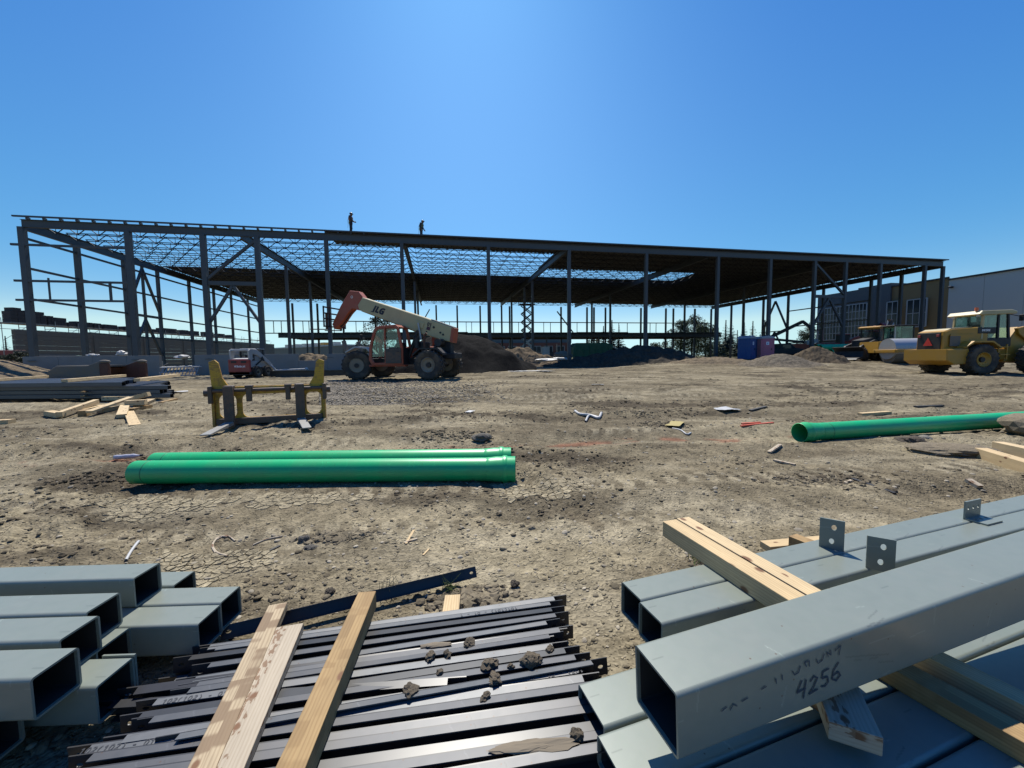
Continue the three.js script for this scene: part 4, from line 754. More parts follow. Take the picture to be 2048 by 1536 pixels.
{
  const tr = (fn, label, px, topY, D, seed, ...rest) => { const t = away(px, topY, D), y = land(t.x, t.z) - .3; return fn(label, [t.x, y, t.z], t.y - y, ...(fn === leafy ? [rest[0], seed, rest[1]] : [seed])); };
  mats.bark = std([.05, .035, .025], { roughness: .95 });
  tr(spruce, 'tallest spruce of the dark clump seen right of the middle of the frame', 1224, 640, 96, 1); tr(spruce, 'left spruce of the dark clump right of the middle of the frame', 1207, 652, 97, 2); tr(spruce, 'right spruce of the dark clump right of the middle of the frame', 1238, 650, 95, 3); tr(spruce, 'front low spruce of the dark clump right of the middle', 1219, 662, 92, 4);
  tr(leafy, 'broad bushy green tree seen through the right part of the frame', 1385, 631, 90, 5, 10, [.075, .11, .035]); tr(leafy, 'smaller bushy tree left of the broad one', 1362, 642, 92, 6, 7, [.08, .115, .035]); tr(leafy, 'bushy tree right of the broad one', 1412, 640, 94, 7, 7, [.06, .095, .035]);
  tr(leafy, 'low olive bush left of the dark spruce clump', 1190, 676, 100, 8, 9, [.14, .12, .04]); tr(leafy, 'low green bush right of the dark spruce clump', 1318, 683, 96, 9, 9, [.09, .11, .04]); tr(leafy, 'low green bush between spruce clump and broad tree', 1275, 695, 100, 10, 8, [.11, .13, .06]);
  tr(leafy, 'lowest pale bush at the horizon right of the spruce clump', 1255, 700, 120, 33, 9, [.12, .14, .08]);
  [[1437, 655, 'spruce right behind the bushy tree, first of the right row'], [1452, 640, 'tall spruce second in the right row'], [1463, 640, 'tallest spruce of the right row above the blue toilet'], [1475, 660, 'short spruce of the right row above the blue toilet'], [1489, 645, 'spruce of the right row above the gap between the toilets'], [1506, 642, 'spruce of the right row above the pink toilet'], [1530, 640, 'last spruce of the right row beside the toilets'], [1420, 665, 'low spruce at the left start of the right row']].forEach(([px, y, l], i) => tr(spruce, l, px, y, 98 + (i % 3) * 5, 20 + i));
  tr(spruce, 'spruce at the left edge behind the scaffold', 10, 672, 75, 40); tr(spruce, 'spruce behind the cab of the telescopic lifter, left one', 716, 672, 92, 41); tr(spruce, 'spruce behind the cab of the telescopic lifter, right one', 730, 682, 88, 42);
  tr(leafy, 'leafy tree under the boom of the telescopic lifter', 757, 636, 84, 43, 9, [.05, .075, .03]); tr(leafy, 'bushes at the left edge in front of the block wall', 30, 705, 42, 44, 5, [.06, .07, .035]);
  tr(leafy, 'bush in front of the glazed building behind the lift', 1598, 690, 80, 46, 6, [.08, .11, .045]); tr(leafy, 'tree beside the glazed building at the boom lift', 1617, 652, 100, 47, 5, [.06, .085, .04]);
}

// ---------------------------------------------------------------- wheels
function wheel(parent, x, y, z, R, w, { turn = 0, lugs = 22, rimMat = mats.rim, rimR = .5, name = 'wheel' } = {}) {   // axle along local z
  const g = new THREE.Group(); g.name = name; g.position.set(x, y, z); g.rotation.y = turn; parent.add(g);
  const pr = [[rimR * R, -w * .40], [R * .72, -w * .5], [R * .90, -w * .5], [R * .965, -w * .40], [R * .97, 0], [R * .965, w * .40], [R * .90, w * .5], [R * .72, w * .5], [rimR * R, w * .40]];
  const t = new THREE.LatheGeometry(pr.map(q => new THREE.Vector2(q[0], q[1])), 40); t.rotateX(Math.PI / 2);
  const gs = [metreUV(t)];
  for (let i = 0; i < lugs; i++) for (const s of [-1, 1]) { const a = (i + (s > 0 ? .5 : 0)) / lugs * Math.PI * 2; const b = bx(R * .10, R * .075, w * .5, [0, R * .975, s * w * .24], [0, s * .5, 0], .008); gs.push(put(b, [0, 0, 0], [0, 0, a])); }
  M('tyre', gs, mats.rubber, g);
  const rg = new THREE.LatheGeometry([[0, w * .20], [rimR * R * .45, w * .20], [rimR * R * .5, w * .26], [rimR * R * .85, w * .22], [rimR * R * .92, w * .40], [rimR * R * 1.02, w * .43], [rimR * R * 1.02, -w * .43], [rimR * R * .9, -w * .3], [0, -w * .3]].map(q => new THREE.Vector2(q[0], q[1])), 32); rg.rotateX(Math.PI / 2);
  const nuts = []; for (let i = 0; i < 10; i++) { const a = i / 10 * 6.283; for (const s of [1, -1]) nuts.push(put(cy(R * .028, R * .028, .04, [0, 0, 0], [Math.PI / 2, 0, 0], 6), [Math.cos(a) * rimR * R * .66, Math.sin(a) * rimR * R * .66, s > 0 ? w * .25 : -w * .3])); }
  M('rim', [metreUV(rg), ...nuts], rimMat, g); M('hub', [cy(R * .16, R * .19, .12, [0, 0, w * .24], [Math.PI / 2, 0, 0], 14), cy(R * .14, R * .16, .1, [0, 0, -w * .34], [Math.PI / 2, 0, 0], 14)], mats.dark, g);
  return g;
}
const signText = (w, h, cw, ch, fn, o) => { const d = decal(w, h, canvasMap(cw, ch, (x, W, H) => { x.clearRect(0, 0, W, H); x.textAlign = 'center'; x.textBaseline = 'middle'; fn(x, W, H); }), o); return d; };

// ---------------------------------------------------------------- people: one continuous body each
function body(joints, bones, cell, k = .05) {                                // smooth union of tapered capsules, meshed by marching cubes
  const min = V(1e9, 1e9, 1e9), max = V(-1e9, -1e9, -1e9); for (const j of Object.values(joints)) { min.min(V(j[0] - j[3] - .06, j[1] - j[3] - .06, j[2] - j[3] - .06)); max.max(V(j[0] + j[3] + .06, j[1] + j[3] + .06, j[2] + j[3] + .06)); }
  const size = Math.max(max.x - min.x, max.y - min.y, max.z - min.z), res = Math.min(110, Math.ceil(size / cell)), c = min.clone().add(max).multiplyScalar(.5);
  const mc = new MarchingCubes(res, new THREE.MeshBasicMaterial(), false, false, 120000); mc.isolation = 0;
  const B = bones.map(([a, b]) => { const A = joints[a], C = joints[b]; return [A[0], A[1], A[2], C[0] - A[0], C[1] - A[1], C[2] - A[2], A[3], C[3]]; });
  const half = size / 2; let o = 0;
  for (let z = 0; z < res; z++) for (let y = 0; y < res; y++) for (let x = 0; x < res; x++, o++) {
    const px = c.x + (x - res / 2) / (res / 2) * half, py = c.y + (y - res / 2) / (res / 2) * half, pz = c.z + (z - res / 2) / (res / 2) * half; let d = 1e3;
    for (const b of B) { const ux = px - b[0], uy = py - b[1], uz = pz - b[2], l2 = b[3] * b[3] + b[4] * b[4] + b[5] * b[5], t = l2 ? clamp((ux * b[3] + uy * b[4] + uz * b[5]) / l2, 0, 1) : 0; const q = Math.hypot(ux - b[3] * t, uy - b[4] * t, uz - b[5] * t) - lerp(b[6], b[7], t); const h = Math.max(k - Math.abs(d - q), 0) / k; d = Math.min(d, q) - h * h * k * .25; }
    mc.field[o] = -d;
  }
  mc.update(); const n = mc.count, pos = mc.positionArray.slice(0, n * 3), nor = mc.normalArray.slice(0, n * 3);
  for (let i = 0; i < n; i++) { pos[i * 3] = pos[i * 3] * half + c.x; pos[i * 3 + 1] = pos[i * 3 + 1] * half + c.y; pos[i * 3 + 2] = pos[i * 3 + 2] * half + c.z; }
  const g = new THREE.BufferGeometry(); g.setAttribute('position', new THREE.Float32BufferAttribute(pos, 3)); g.setAttribute('normal', new THREE.Float32BufferAttribute(nor, 3)); return metreUV(g);
}
const BONES = [['pelvis', 'waist'], ['waist', 'chest'], ['chest', 'neck'], ['neck', 'head'], ['head', 'crown'], ['head', 'chin'], ['sL', 'sR'], ['chest', 'sL'], ['chest', 'sR'], ['sL', 'eL'], ['eL', 'wL'], ['wL', 'hL'], ['sR', 'eR'], ['eR', 'wR'], ['wR', 'hR'], ['hL', 'fL'], ['hR', 'fR'], ['pelvis', 'pL'], ['pelvis', 'pR'], ['pL', 'kL'], ['kL', 'aL'], ['aL', 'tL'], ['pR', 'kR'], ['kR', 'aR'], ['aR', 'tR'], ['hL', 'uL'], ['hR', 'uR']];
function stand(ov = {}) {                                                    // faces +x; left is -z
  return { pelvis: [0, .95, 0, .135], waist: [0, 1.10, 0, .125], chest: [.01, 1.32, 0, .145], neck: [.02, 1.50, 0, .06], head: [.045, 1.64, 0, .09], crown: [.03, 1.70, 0, .085], chin: [.085, 1.575, 0, .045], sL: [0, 1.42, -.19, .065], sR: [0, 1.42, .19, .065], eL: [-.02, 1.14, -.25, .05], wL: [.09, .92, -.24, .036], hL: [.12, .84, -.23, .036], fL: [.14, .76, -.22, .018], uL: [.17, .82, -.21, .014], eR: [-.02, 1.14, .25, .05], wR: [.09, .92, .24, .036], hR: [.12, .84, .23, .036], fR: [.14, .76, .22, .018], uR: [.17, .82, .21, .014], pL: [0, .90, -.09, .105], pR: [0, .90, .09, .105], kL: [.02, .49, -.10, .068], kR: [.02, .49, .10, .068], aL: [-.02, .09, -.11, .05], aR: [-.02, .09, .11, .05], tL: [.14, .045, -.13, .04], tR: [.14, .045, .13, .04], ...ov };
}
function person(label, p, turn, J, { shirt, trousers, vest, hat, harness, scale = 1 }) {
  const o = T('person', label, 'person', p, turn); o.scale.setScalar(scale);
  const c = (t) => std(mul3(t, .62), { roughness: .85 });
  M('body', body(J, BONES, .019), c([.30, .18, .125]), o);
  const grow = (js, e) => { const r = {}; for (const k of js) r[k] = [J[k][0], J[k][1], J[k][2], J[k][3] + e]; return r; };
  const cloth = (name, js, bones, e, m) => M(name, body(grow(js, e), bones, .019, .06), m, o);
  cloth('shirt', ['pelvis', 'waist', 'chest', 'sL', 'sR', 'eL', 'eR', 'wL', 'wR'], [['pelvis', 'waist'], ['waist', 'chest'], ['sL', 'sR'], ['chest', 'sL'], ['chest', 'sR'], ['sL', 'eL'], ['sR', 'eR'], ['eL', 'wL'], ['eR', 'wR']], .014, c(shirt));
  cloth('trousers', ['pelvis', 'pL', 'pR', 'kL', 'kR', 'aL', 'aR'], [['pelvis', 'pL'], ['pelvis', 'pR'], ['pL', 'kL'], ['pR', 'kR'], ['kL', 'aL'], ['kR', 'aR']], .016, c(trousers));
  cloth('boots', ['aL', 'aR', 'tL', 'tR'], [['aL', 'tL'], ['aR', 'tR']], .016, c([.05, .035, .022]));
  if (vest) cloth('vest', ['waist', 'chest', 'sL', 'sR'], [['waist', 'chest'], ['chest', 'sL'], ['chest', 'sR']], .03, c(vest));
  const h = J.crown, hx = [h[0], h[1] + .0, h[2]];
  const dome = new THREE.SphereGeometry(.128, 22, 12, 0, 6.2832, 0, Math.PI / 2); dome.scale(1.12, 1.0, .95);
  M('hard_hat', [put(metreUV(dome), hx), cy(.165, .17, .012, [hx[0] + .03, hx[1] + .004, hx[2]], [0, 0, -.05], 22), bx(.2, .02, .02, [hx[0], hx[1] + .125, hx[2]], [0, 0, 0], .006)], std(hat, { roughness: .35 }), o);
  const n = J.head; M('nose', sp(.018, [n[0] + .092, n[1] - .005, n[2]], [1.2, 1.3, .8]), mats.skin, o);
  for (const s of [-1, 1]) { M('eye', sp(.011, [n[0] + .078, n[1] + .022, n[2] + s * .034]), std([.03, .02, .02]), o); M('ear', sp(.026, [n[0] - .005, n[1], n[2] + s * .09], [.6, 1.2, .4]), mats.skin, o); }
  M('mouth', bx(.012, .008, .045, [n[0] + .082, n[1] - .055, n[2]], 0, .003), std([.22, .09, .07]), o);
  if (harness) M('safety_harness', [tubeAlong([[.10, 1.08, -.12], [.165, 1.3, -.10], [.05, 1.475, -.11], [-.14, 1.3, -.06], [-.13, 1.05, -.02]], .014), tubeAlong([[.10, 1.08, .12], [.165, 1.3, .10], [.05, 1.475, .11], [-.14, 1.3, .06], [-.13, 1.05, .02]], .014), tubeAlong([[.15, 1.02, 0], [0, 1.02, .155], [-.15, 1.02, 0], [0, 1.02, -.155], [.15, 1.02, 0]], .022), tubeAlong([[-.15, 1.35, 0], [-.24, 1.1, .02], [-.22, .8, 0], [-.25, .5, .02]], .011), bx(.14, .2, .08, [-.05, .9, .17], [0, 0, 0], .02)], std([.30, .28, .09], { roughness: .8 }), o);
  return o;
}
{
  const pl = (lx, d, y) => W2(lx, y, d), f1 = onPlane(702, 459, .5)[0], f2 = onPlane(842, 467, .9)[0];
  person('worker in an orange vest and harness standing upright on the roof edge', pl(f1, .45, 12.55), YAW - .1, stand({ eL: [.10, 1.18, -.24, .05], wL: [.30, 1.06, -.16, .036], hL: [.37, 1.04, -.13, .036], fL: [.44, 1.03, -.11, .018], uL: [.39, 1.09, -.11, .014], eR: [.10, 1.18, .24, .05], wR: [.28, 1.0, .18, .036], hR: [.34, .96, .16, .036], fR: [.41, .94, .14, .018], uR: [.36, 1.02, .14, .014], head: [.075, 1.63, 0, .09], chin: [.12, 1.56, 0, .045], crown: [.06, 1.695, 0, .085] }), { shirt: [.06, .06, .075], trousers: [.02, .024, .04], vest: [.42, .15, .06], hat: [.03, .03, .035], harness: 1 });
  person('worker in a dark vest bending his head on the roof edge', pl(f2, 1.25, 12.55), YAW - .3, stand({ chest: [.07, 1.30, 0, .145], neck: [.12, 1.46, 0, .06], head: [.17, 1.57, 0, .09], crown: [.165, 1.635, 0, .085], chin: [.205, 1.50, 0, .045], sL: [.06, 1.40, -.19, .065], sR: [.06, 1.40, .19, .065], eL: [.10, 1.12, -.24, .05], wL: [.24, .93, -.2, .036], hL: [.29, .86, -.19, .036], fL: [.33, .79, -.18, .018], uL: [.34, .86, -.17, .014] }), { shirt: [.05, .055, .07], trousers: [.05, .05, .055], vest: [.16, .2, .12], hat: [.03, .035, .045], harness: 1 });
}

// ---------------------------------------------------------------- telescopic lifter
{
  const P = V(-5.86, 0, -21.0); P.y = land(P.x, P.z) - .02;
  const o = T('telescopic_lifter', 'cream and orange telescopic lifter with its boom raised over the cab', 'telehandler', P, Math.PI - .262);   // local +x forward, +z is the near side after the turn? (left side)
  o.rotation.y = Math.PI - .262;                                                                            // forward = (-cos, 0, -sin)
  const N = -1;                                                                                             // near side (towards the camera) is local -z
  const tr = 1.12, R = .76;
  wheel(o, 2.1, R, N * tr, R, .5, { turn: .42, rimMat: mats.rim }); wheel(o, -2.1, R, N * tr, R, .5, { turn: Math.PI, rimMat: mats.rim });
  wheel(o, 2.1, R, -N * tr, R, .5, { turn: .42 }); wheel(o, -2.1, R, -N * tr, R, .5, {});
  M('chassis', [bx(5.1, .34, .9, [-.1, .95, 0], 0, .03), bx(1.2, .30, 1.0, [-2.6, 1.2, 0], 0, .04), bx(.9, .5, .9, [2.5, 1.0, 0], 0, .04)], mats.dark, o);
  M('axle', [rod([2.1, R, -1.0], [2.1, R, 1.0], .13), rod([-2.1, R, -1.0], [-2.1, R, 1.0], .13)], mats.dark, o);
  M('engine_cover', ext([[-1.9, 1.1], [.3, 1.1], [.3, 1.62], [-.3, 1.78], [-1.9, 1.66]], .85, { bevel: .04 }).translate(0, 0, -N * .78), mats.orange, o);
  M('side_step', bx(2.3, .10, .32, [.45, .74, N * .93], 0, .02), mats.orange, o);
  // cab on the near side
  const cz = N * .72, cw = .86;
  const fr = (pts, th = .09) => { const inn = pts.map(([x, y]) => { const cx = .33, cyy = 1.75; return [cx + (x - cx) * .86, cyy + (y - cyy) * .90]; }); return ext(pts, th, { holes: [inn], bevel: .01 }); };
  const side = [[1.38, .78], [1.58, 1.05], [1.52, 1.75], [1.2, 2.55], [1.0, 2.74], [-.30, 2.80], [-.50, 2.66], [-.72, 1.7], [-.72, .80]];
  for (const s of [-.5, .5]) M('cab_frame', fr(side).translate(0, 0, cz + s * cw), mats.orange, o);
  M('cab_roof', ext([[1.16, 2.62], [.98, 2.76], [-.30, 2.82], [-.46, 2.72], [-.3, 2.74], [.95, 2.68]], cw + .1, { bevel: .01 }).translate(0, 0, cz), mats.orange, o);
  M('cab_floor', bx(2.1, .08, cw, [.35, .82, cz]), mats.dark, o);
  M('cab_rear_wall', bx(.06, .85, cw, [-.62, 1.22, cz]), mats.dark, o);
  M('cab_door', ext([[.42, .86], [.40, 1.62], [-.64, 1.62], [-.64, .86]], .05, { bevel: .008 }).translate(0, 0, cz + N * .5 * cw + N * .06), mats.forkSteel, o);
  M('door_post', bx(.08, 1.9, .07, [.42, 1.8, cz + N * (.5 * cw + .05)], [0, 0, 0], .01), mats.orange, o);
  M('door_handle', bx(.16, .03, .03, [-.45, 1.45, cz + N * (.5 * cw + .11)], 0, .008), mats.dark, o);
  const glass = (pts, z) => M('cab_window', ext(pts, .012), mats.glass, o).position.z = z;
  glass([[.36, 1.66], [.36, 2.62], [-.26, 2.66], [-.42, 2.55], [-.58, 1.66]], cz + N * .5 * cw); glass([[1.4, 1.2], [1.36, 1.8], [1.1, 2.5], [.95, 2.62], [.46, 2.64], [.46, 1.2]], cz + N * .5 * cw);
  M('windscreen', bar([1.5, 1.2, cz], [1.12, 2.6, cz], cw - .12, .012, 0, V(1, 0, 0)), mats.glass, o);
  M('seat', [bx(.5, .14, .5, [-.15, 1.22, cz], 0, .04), bx(.14, .7, .48, [-.42, 1.58, cz], [0, 0, .15], .04)], mats.dark, o);
  M('steering_wheel', put(metreUV(new THREE.TorusGeometry(.19, .018, 8, 24)), [.55, 1.52, cz], [0, Math.PI / 2 - .5, 0]), mats.dark, o); M('steering_column', rod([.58, 1.5, cz], [.95, .9, cz], .04), mats.dark, o);
  M('rear_fender', ext([[-2.9, 1.35], [-2.6, 1.62], [-1.6, 1.62], [-1.2, 1.3], [-1.2, 1.22], [-1.62, 1.54], [-2.55, 1.54], [-2.9, 1.25]], .5).translate(0, 0, N * 1.0), mats.dark, o);
  M('front_fender', put(ext([[1.2, 1.35], [1.6, 1.72], [2.3, 1.78], [2.9, 1.5], [2.9, 1.44], [2.3, 1.70], [1.62, 1.64], [1.22, 1.28]], .5), [0, 0, 0], [0, 0, 0]).translate(0, 0, N * .78), mats.white, o);
  M('stabiliser_leg', [bx(.16, 1.15, .2, [3.15, 1.55, N * .62], [0, 0, -.25], .02), bx(.16, 1.0, .2, [3.0, .75, N * .70], [0, 0, .1], .02), bx(.16, 1.15, .2, [3.15, 1.55, -N * .62], [0, 0, -.25], .02)], mats.bucketGrey, o);
  M('engine_parts', [bx(.5, .7, .6, [-1.25, 1.6, -.1], 0, .05), cy(.2, .2, .5, [-2.35, 1.9, N * .4], [Math.PI / 2, 0, 0], 16), cy(.14, .14, .55, [-1.1, 1.9, N * .55], [0, 0, 0], 12), rod([-.8, 1.1, N * .6], [-1.9, 1.6, N * .6], .05), rod([-1.7, 1.3, N * .7], [-2.6, 2.0, N * .5], .05)], mats.dark, o);
  M('exhaust_pipe', [rod([-1.65, 1.6, N * .75], [-1.65, 2.25, N * .75], .06, .06, 12), rod([-1.65, 2.25, N * .75], [-1.78, 2.38, N * .75], .06, .06, 12)], mats.rust, o);
  for (const m of o.children) if (/^(cab_|door_|windscreen|seat|steering)/.test(m.name)) { m.scale.x = .86; m.position.x += .3 * .14 - .06; }
  // boom
  const ang = -.335, pv = V(-2.55, 2.36, .12), dir = V(Math.cos(ang), -Math.sin(ang), 0), nor = V(Math.sin(ang), Math.cos(ang), 0), at = (s, u, z = 0) => pv.clone().addScaledVector(dir, s).addScaledVector(nor, u).add(V(0, 0, z));
  const B = ext([[-.45, -.30], [1.35, -.40], [2.0, -.36], [5.3, -.30], [5.45, -.1], [5.3, .36], [1.4, .42], [-.30, .40]], .56, { bevel: .035 }); B.rotateZ(-ang); B.translate(pv.x, pv.y, pv.z); M('boom', B, mats.tan, o);
  M('boom_underside', bar(at(1.3, -.42), at(5.2, -.33), .4, .06), mats.dark, o);
  M('boom_rear_cap', ext([[-.52, -.32], [-.36, -.32], [-.24, .42], [-.40, .42]], .58).rotateZ(-ang).translate(pv.x, pv.y, pv.z), mats.orange, o);
  M('boom_top_cover', bar(at(-.3, .43), at(1.0, .45), .5, .06), mats.dark, o);
  for (const [s, u, r] of [[.1, -.08, .055], [.28, -.03, .055], [.72, .12, .06], [1.05, -.22, .04]]) M('boom_pin', put(cy(r, r, .03, [0, 0, 0], [Math.PI / 2, 0, 0], 14), at(s, u, N * .29).toArray()), mats.dark, o);
  M('boom_bracket', [bx(.5, .3, .05, at(1.55, .02, N * .29).toArray(), [0, 0, -ang], .01)], mats.tan, o);
  M('pivot_post', ext([[-2.8, 1.3], [-1.8, 1.3], [-2.0, 2.0], [-2.3, 2.45], [-2.75, 2.4]], .42, { bevel: .02 }).translate(0, 0, .12), mats.dark, o);
  M('lift_cylinder', [rod([-.5, 1.15, N * .36], at(1.5, -.3, N * .36), .09, .09, 14)], mats.dark, o); M('cylinder_rod', rod(at(1.2, -.7, N * .36), at(1.62, .08, N * .36), .05, .05, 12), mats.steelBright, o);
  M('boom_inner', bar(at(5.3, .02), at(5.75, .02), .42, .48, .02), mats.orange, o);
  const Hd = ext([[5.35, .38], [5.72, .60], [6.22, .50], [6.55, -.45], [6.80, -1.6], [6.58, -1.78], [6.28, -1.35], [6.02, -.7], [5.82, -.36], [5.35, -.32]], .46, { bevel: .03 }); Hd.rotateZ(-ang); Hd.translate(pv.x, pv.y, pv.z); M('boom_head', Hd, mats.orange, o);
  M('tilt_cylinder', rod(at(5.95, -.5, 0), at(6.4, -1.6, 0), .07), mats.dark, o);
  // carriage and forks
  const c0 = at(6.72, -1.62), cb = []; for (const y of [-.1, .32, .62, .95]) cb.push(bar([c0.x + .08, c0.y + y, -.85 + .12], [c0.x + .08, c0.y + y, .85 + .12], .07, .07)); for (const z of [-.75, -.3, .55, .98]) cb.push(bar([c0.x + .08, c0.y - .15, z], [c0.x + .08, c0.y + 1.0, z], .06));
  M('carriage', cb, mats.dark, o);
  for (const z of [-.45, .7]) M('fork', [bx(.07, .9, .13, [c0.x + .16, c0.y + .2, z], 0, .01), bar([c0.x + .15, c0.y - .26, z], [c0.x + 1.25, c0.y - .22, z], .13, .05)], mats.forkSteel, o);
  M('mirror', [bx(.05, .3, .2, [1.55, 2.2, cz + N * .75], 0, .02), rod([1.3, 2.1, cz + N * .4], [1.55, 2.2, cz + N * .75], .015)], mats.dark, o);
  const lt = (name, w, h, cw2, ch, fn, s, u, z) => { const d = signText(w, h, cw2, ch, fn), m = M(name, d.g, d.m, o); m.position.copy(at(s, u, z)); m.rotation.set(0, Math.PI, ang * -1 * -1); m.rotation.order = 'YZX'; m.rotation.set(0, Math.PI, ang); return m; };
  lt('maker_mark', 1.15, .46, 560, 224, (x, W, H) => { x.fillStyle = x.strokeStyle = '#1c1928'; x.font = 'italic bold 220px sans-serif'; x.lineWidth = 20; x.strokeText('JLG', W / 2, H / 2 + 10); x.fillText('JLG', W / 2, H / 2 + 10); }, 4.15, .04, N * .288);
  lt('unit_number', .27, .46, 128, 218, (x, W, H) => { x.fillStyle = x.strokeStyle = '#241c26'; x.font = 'bold 110px monospace'; x.lineWidth = 10; x.strokeText('01', W / 2, 62); x.fillText('01', W / 2, 62); x.fillStyle = '#4a2430'; x.fillRect(14, 118, 100, 84); }, 1.0, .08, N * .288);
  const cc = signText(.16, .16, 64, 64, (x, W, H) => { x.fillStyle = '#d8d0c4'; x.beginPath(); x.arc(32, 32, 30, 0, 7); x.fill(); x.fillStyle = '#7a3020'; x.beginPath(); x.arc(32, 32, 18, 0, 7); x.fill(); }); const cm = M('round_mark', cc.g, cc.m, o); cm.position.copy(at(6.0, .22, N * .24)); cm.rotation.y = Math.PI;
  // the driver and the man behind the machine
  const w = (x, y, z) => o.localToWorld(V(x, y, z)); o.updateMatrixWorld(true);
  const sit = stand({ pelvis: [0, .45, 0, .135], waist: [-.04, .62, 0, .125], chest: [-.06, .84, 0, .145], neck: [-.04, 1.02, 0, .06], head: [-.01, 1.16, 0, .09], crown: [-.02, 1.22, 0, .085], chin: [.03, 1.095, 0, .045], sL: [-.06, .94, -.19, .065], sR: [-.06, .94, .19, .065], eL: [.10, .70, -.24, .05], wL: [.34, .78, -.16, .036], hL: [.42, .80, -.14, .036], fL: [.48, .79, -.13, .018], uL: [.45, .84, -.11, .014], eR: [.10, .70, .24, .05], wR: [.34, .78, .16, .036], hR: [.42, .80, .14, .036], fR: [.48, .79, .13, .018], uR: [.45, .84, .11, .014], pL: [.03, .44, -.10, .1], pR: [.03, .44, .10, .1], kL: [.46, .46, -.13, .068], kR: [.46, .46, .13, .068], aL: [.60, .06, -.13, .05], aR: [.60, .06, .13, .05], tL: [.76, .03, -.14, .04], tR: [.76, .03, .14, .04] });
  person('driver in light work trousers seated in the cab of the telescopic lifter', w(-.12, .86, cz), o.rotation.y, sit, { shirt: [.05, .06, .07], trousers: [.30, .23, .15], hat: [.30, .30, .30] });
  const b = w(-.95, 0, -N * 1.75 + .1); b.y = P.y + .85;
  const st = T('mounting_step', 'dark step plate on the far side of the telescopic lifter', 'step', [b.x, P.y, b.z], o.rotation.y); M('step_plate', bx(.9, .05, .5, [0, .83, 0], 0, .01), mats.dark, st); for (const x of [-.4, .4]) M('step_leg', bx(.05, .83, .05, [x, .41, 0]), mats.dark, st);
  person('man in a yellow hard hat behind the cab of the telescopic lifter', b, o.rotation.y + .2, stand(), { shirt: [.16, .05, .03], trousers: [.02, .02, .025], hat: [.62, .46, .02] });
}

// ---------------------------------------------------------------- skid steer loader
{
  const P = V(-18.45, 0, -27.4); P.y = land(P.x, P.z) - .02;
  const o = T('skid_steer_loader', 'small white and red skid steer loader seen from behind', 'skid steer', P, Math.PI / 2);       // local +x forward = world -z, near side +z = right
  for (const s of [-1, 1]) for (const x of [-.48, .62]) wheel(o, x, .41, s * .66, .41, .28, { turn: s > 0 ? 0 : Math.PI, lugs: 16 });
  M('lower_body', [bx(2.2, .55, .96, [0, .55, 0], 0, .05), bx(.3, .3, 1.4, [-1.12, .38, 0], 0, .03)], mats.dark, o);
  M('side_body', [bx(2.3, .45, 1.0, [0, .95, 0], 0, .05)], mats.white, o);
  M('rear_door', bx(.16, .86, 1.46, [-1.22, .86, 0], 0, .04), mats.red, o);
  for (const [y, z, w] of [[1.12, -.33, .36], [1.12, .33, .36]]) M('rear_louvre', bx(.04, .14, w, [-1.305, y, z], 0, .01), mats.dark, o);
  for (const z of [-.62, .62]) M('tail_light', bx(.03, .12, .08, [-1.31, 1.12, z], 0, .01), std([.30, .03, .02]), o);
  M('bumper', bx(.14, .2, 1.5, [-1.2, .35, 0], 0, .03), mats.dark, o);
  M('cab_frame', [bx(1.15, .07, .92, [.12, 1.96, 0], 0, .02), ...[-1, 1].flatMap(s => [bar([-.42, 1.2, s * .44], [-.42, 1.95, s * .44], .08), bar([.68, 1.05, s * .44], [.60, 1.95, s * .44], .07), bar([-.42, 1.55, s * .44], [.64, 1.55, s * .44], .04)])], mats.dark, o);
  M('cab_roof', bx(1.2, .06, .96, [.15, 2.02, 0], 0, .02), mats.white, o);
  M('seat', [bx(.45, .12, .5, [.0, 1.1, 0], 0, .04), bx(.1, .5, .48, [-.25, 1.35, 0], 0, .04)], mats.dark, o);
  for (const s of [-1, 1]) {
    M('lift_arm', ext([[-1.15, 1.2], [-1.22, 1.88], [-1.05, 2.0], [-.45, 1.98], [.2, 1.62], [1.25, .95], [1.55, .55], [1.68, .42], [1.5, .38], [1.25, .62], [.6, 1.1], [-.4, 1.62], [-.85, 1.68], [-.95, 1.2]], .12, { bevel: .015 }).translate(0, 0, s * .62), mats.white, o);
    M('arm_link', rod([-.4, .9, s * .58], [.3, 1.3, s * .6], .05), mats.dark, o); M('arm_badge', ext([[-.1, 1.35], [.25, 1.15], [.4, 1.2], [.15, 1.5]], .01).translate(0, 0, s * .69), mats.dark, o);
  }
  M('arm_crossbar', bx(.16, .14, 1.24, [-1.1, 1.93, 0], 0, .03), mats.white, o);
  M('engine_hood', bx(.7, .12, 1.0, [-.85, 1.32, 0], [0, 0, .12], .03), mats.white, o);
  M('quick_coupler', bx(.12, .4, 1.3, [1.6, .4, 0], 0, .02), mats.dark, o);
  const d = signText(.82, .28, 512, 175, (x, W, H) => { x.fillStyle = '#e6e2dc'; x.font = 'bold 120px sans-serif'; x.fillText('Bobcat', W * .60, H / 2, W * .74); x.beginPath(); x.moveTo(20, 40); x.lineTo(50, 70); x.lineTo(80, 40); x.lineTo(105, 62); x.lineTo(84, 92); x.lineTo(96, 135); x.lineTo(60, 108); x.lineTo(34, 132); x.lineTo(40, 90); x.closePath(); x.fill(); }); const m = M('maker_mark', d.g, d.m, o); m.position.set(-1.303, .82, .05); m.rotation.y = -Math.PI / 2;
}

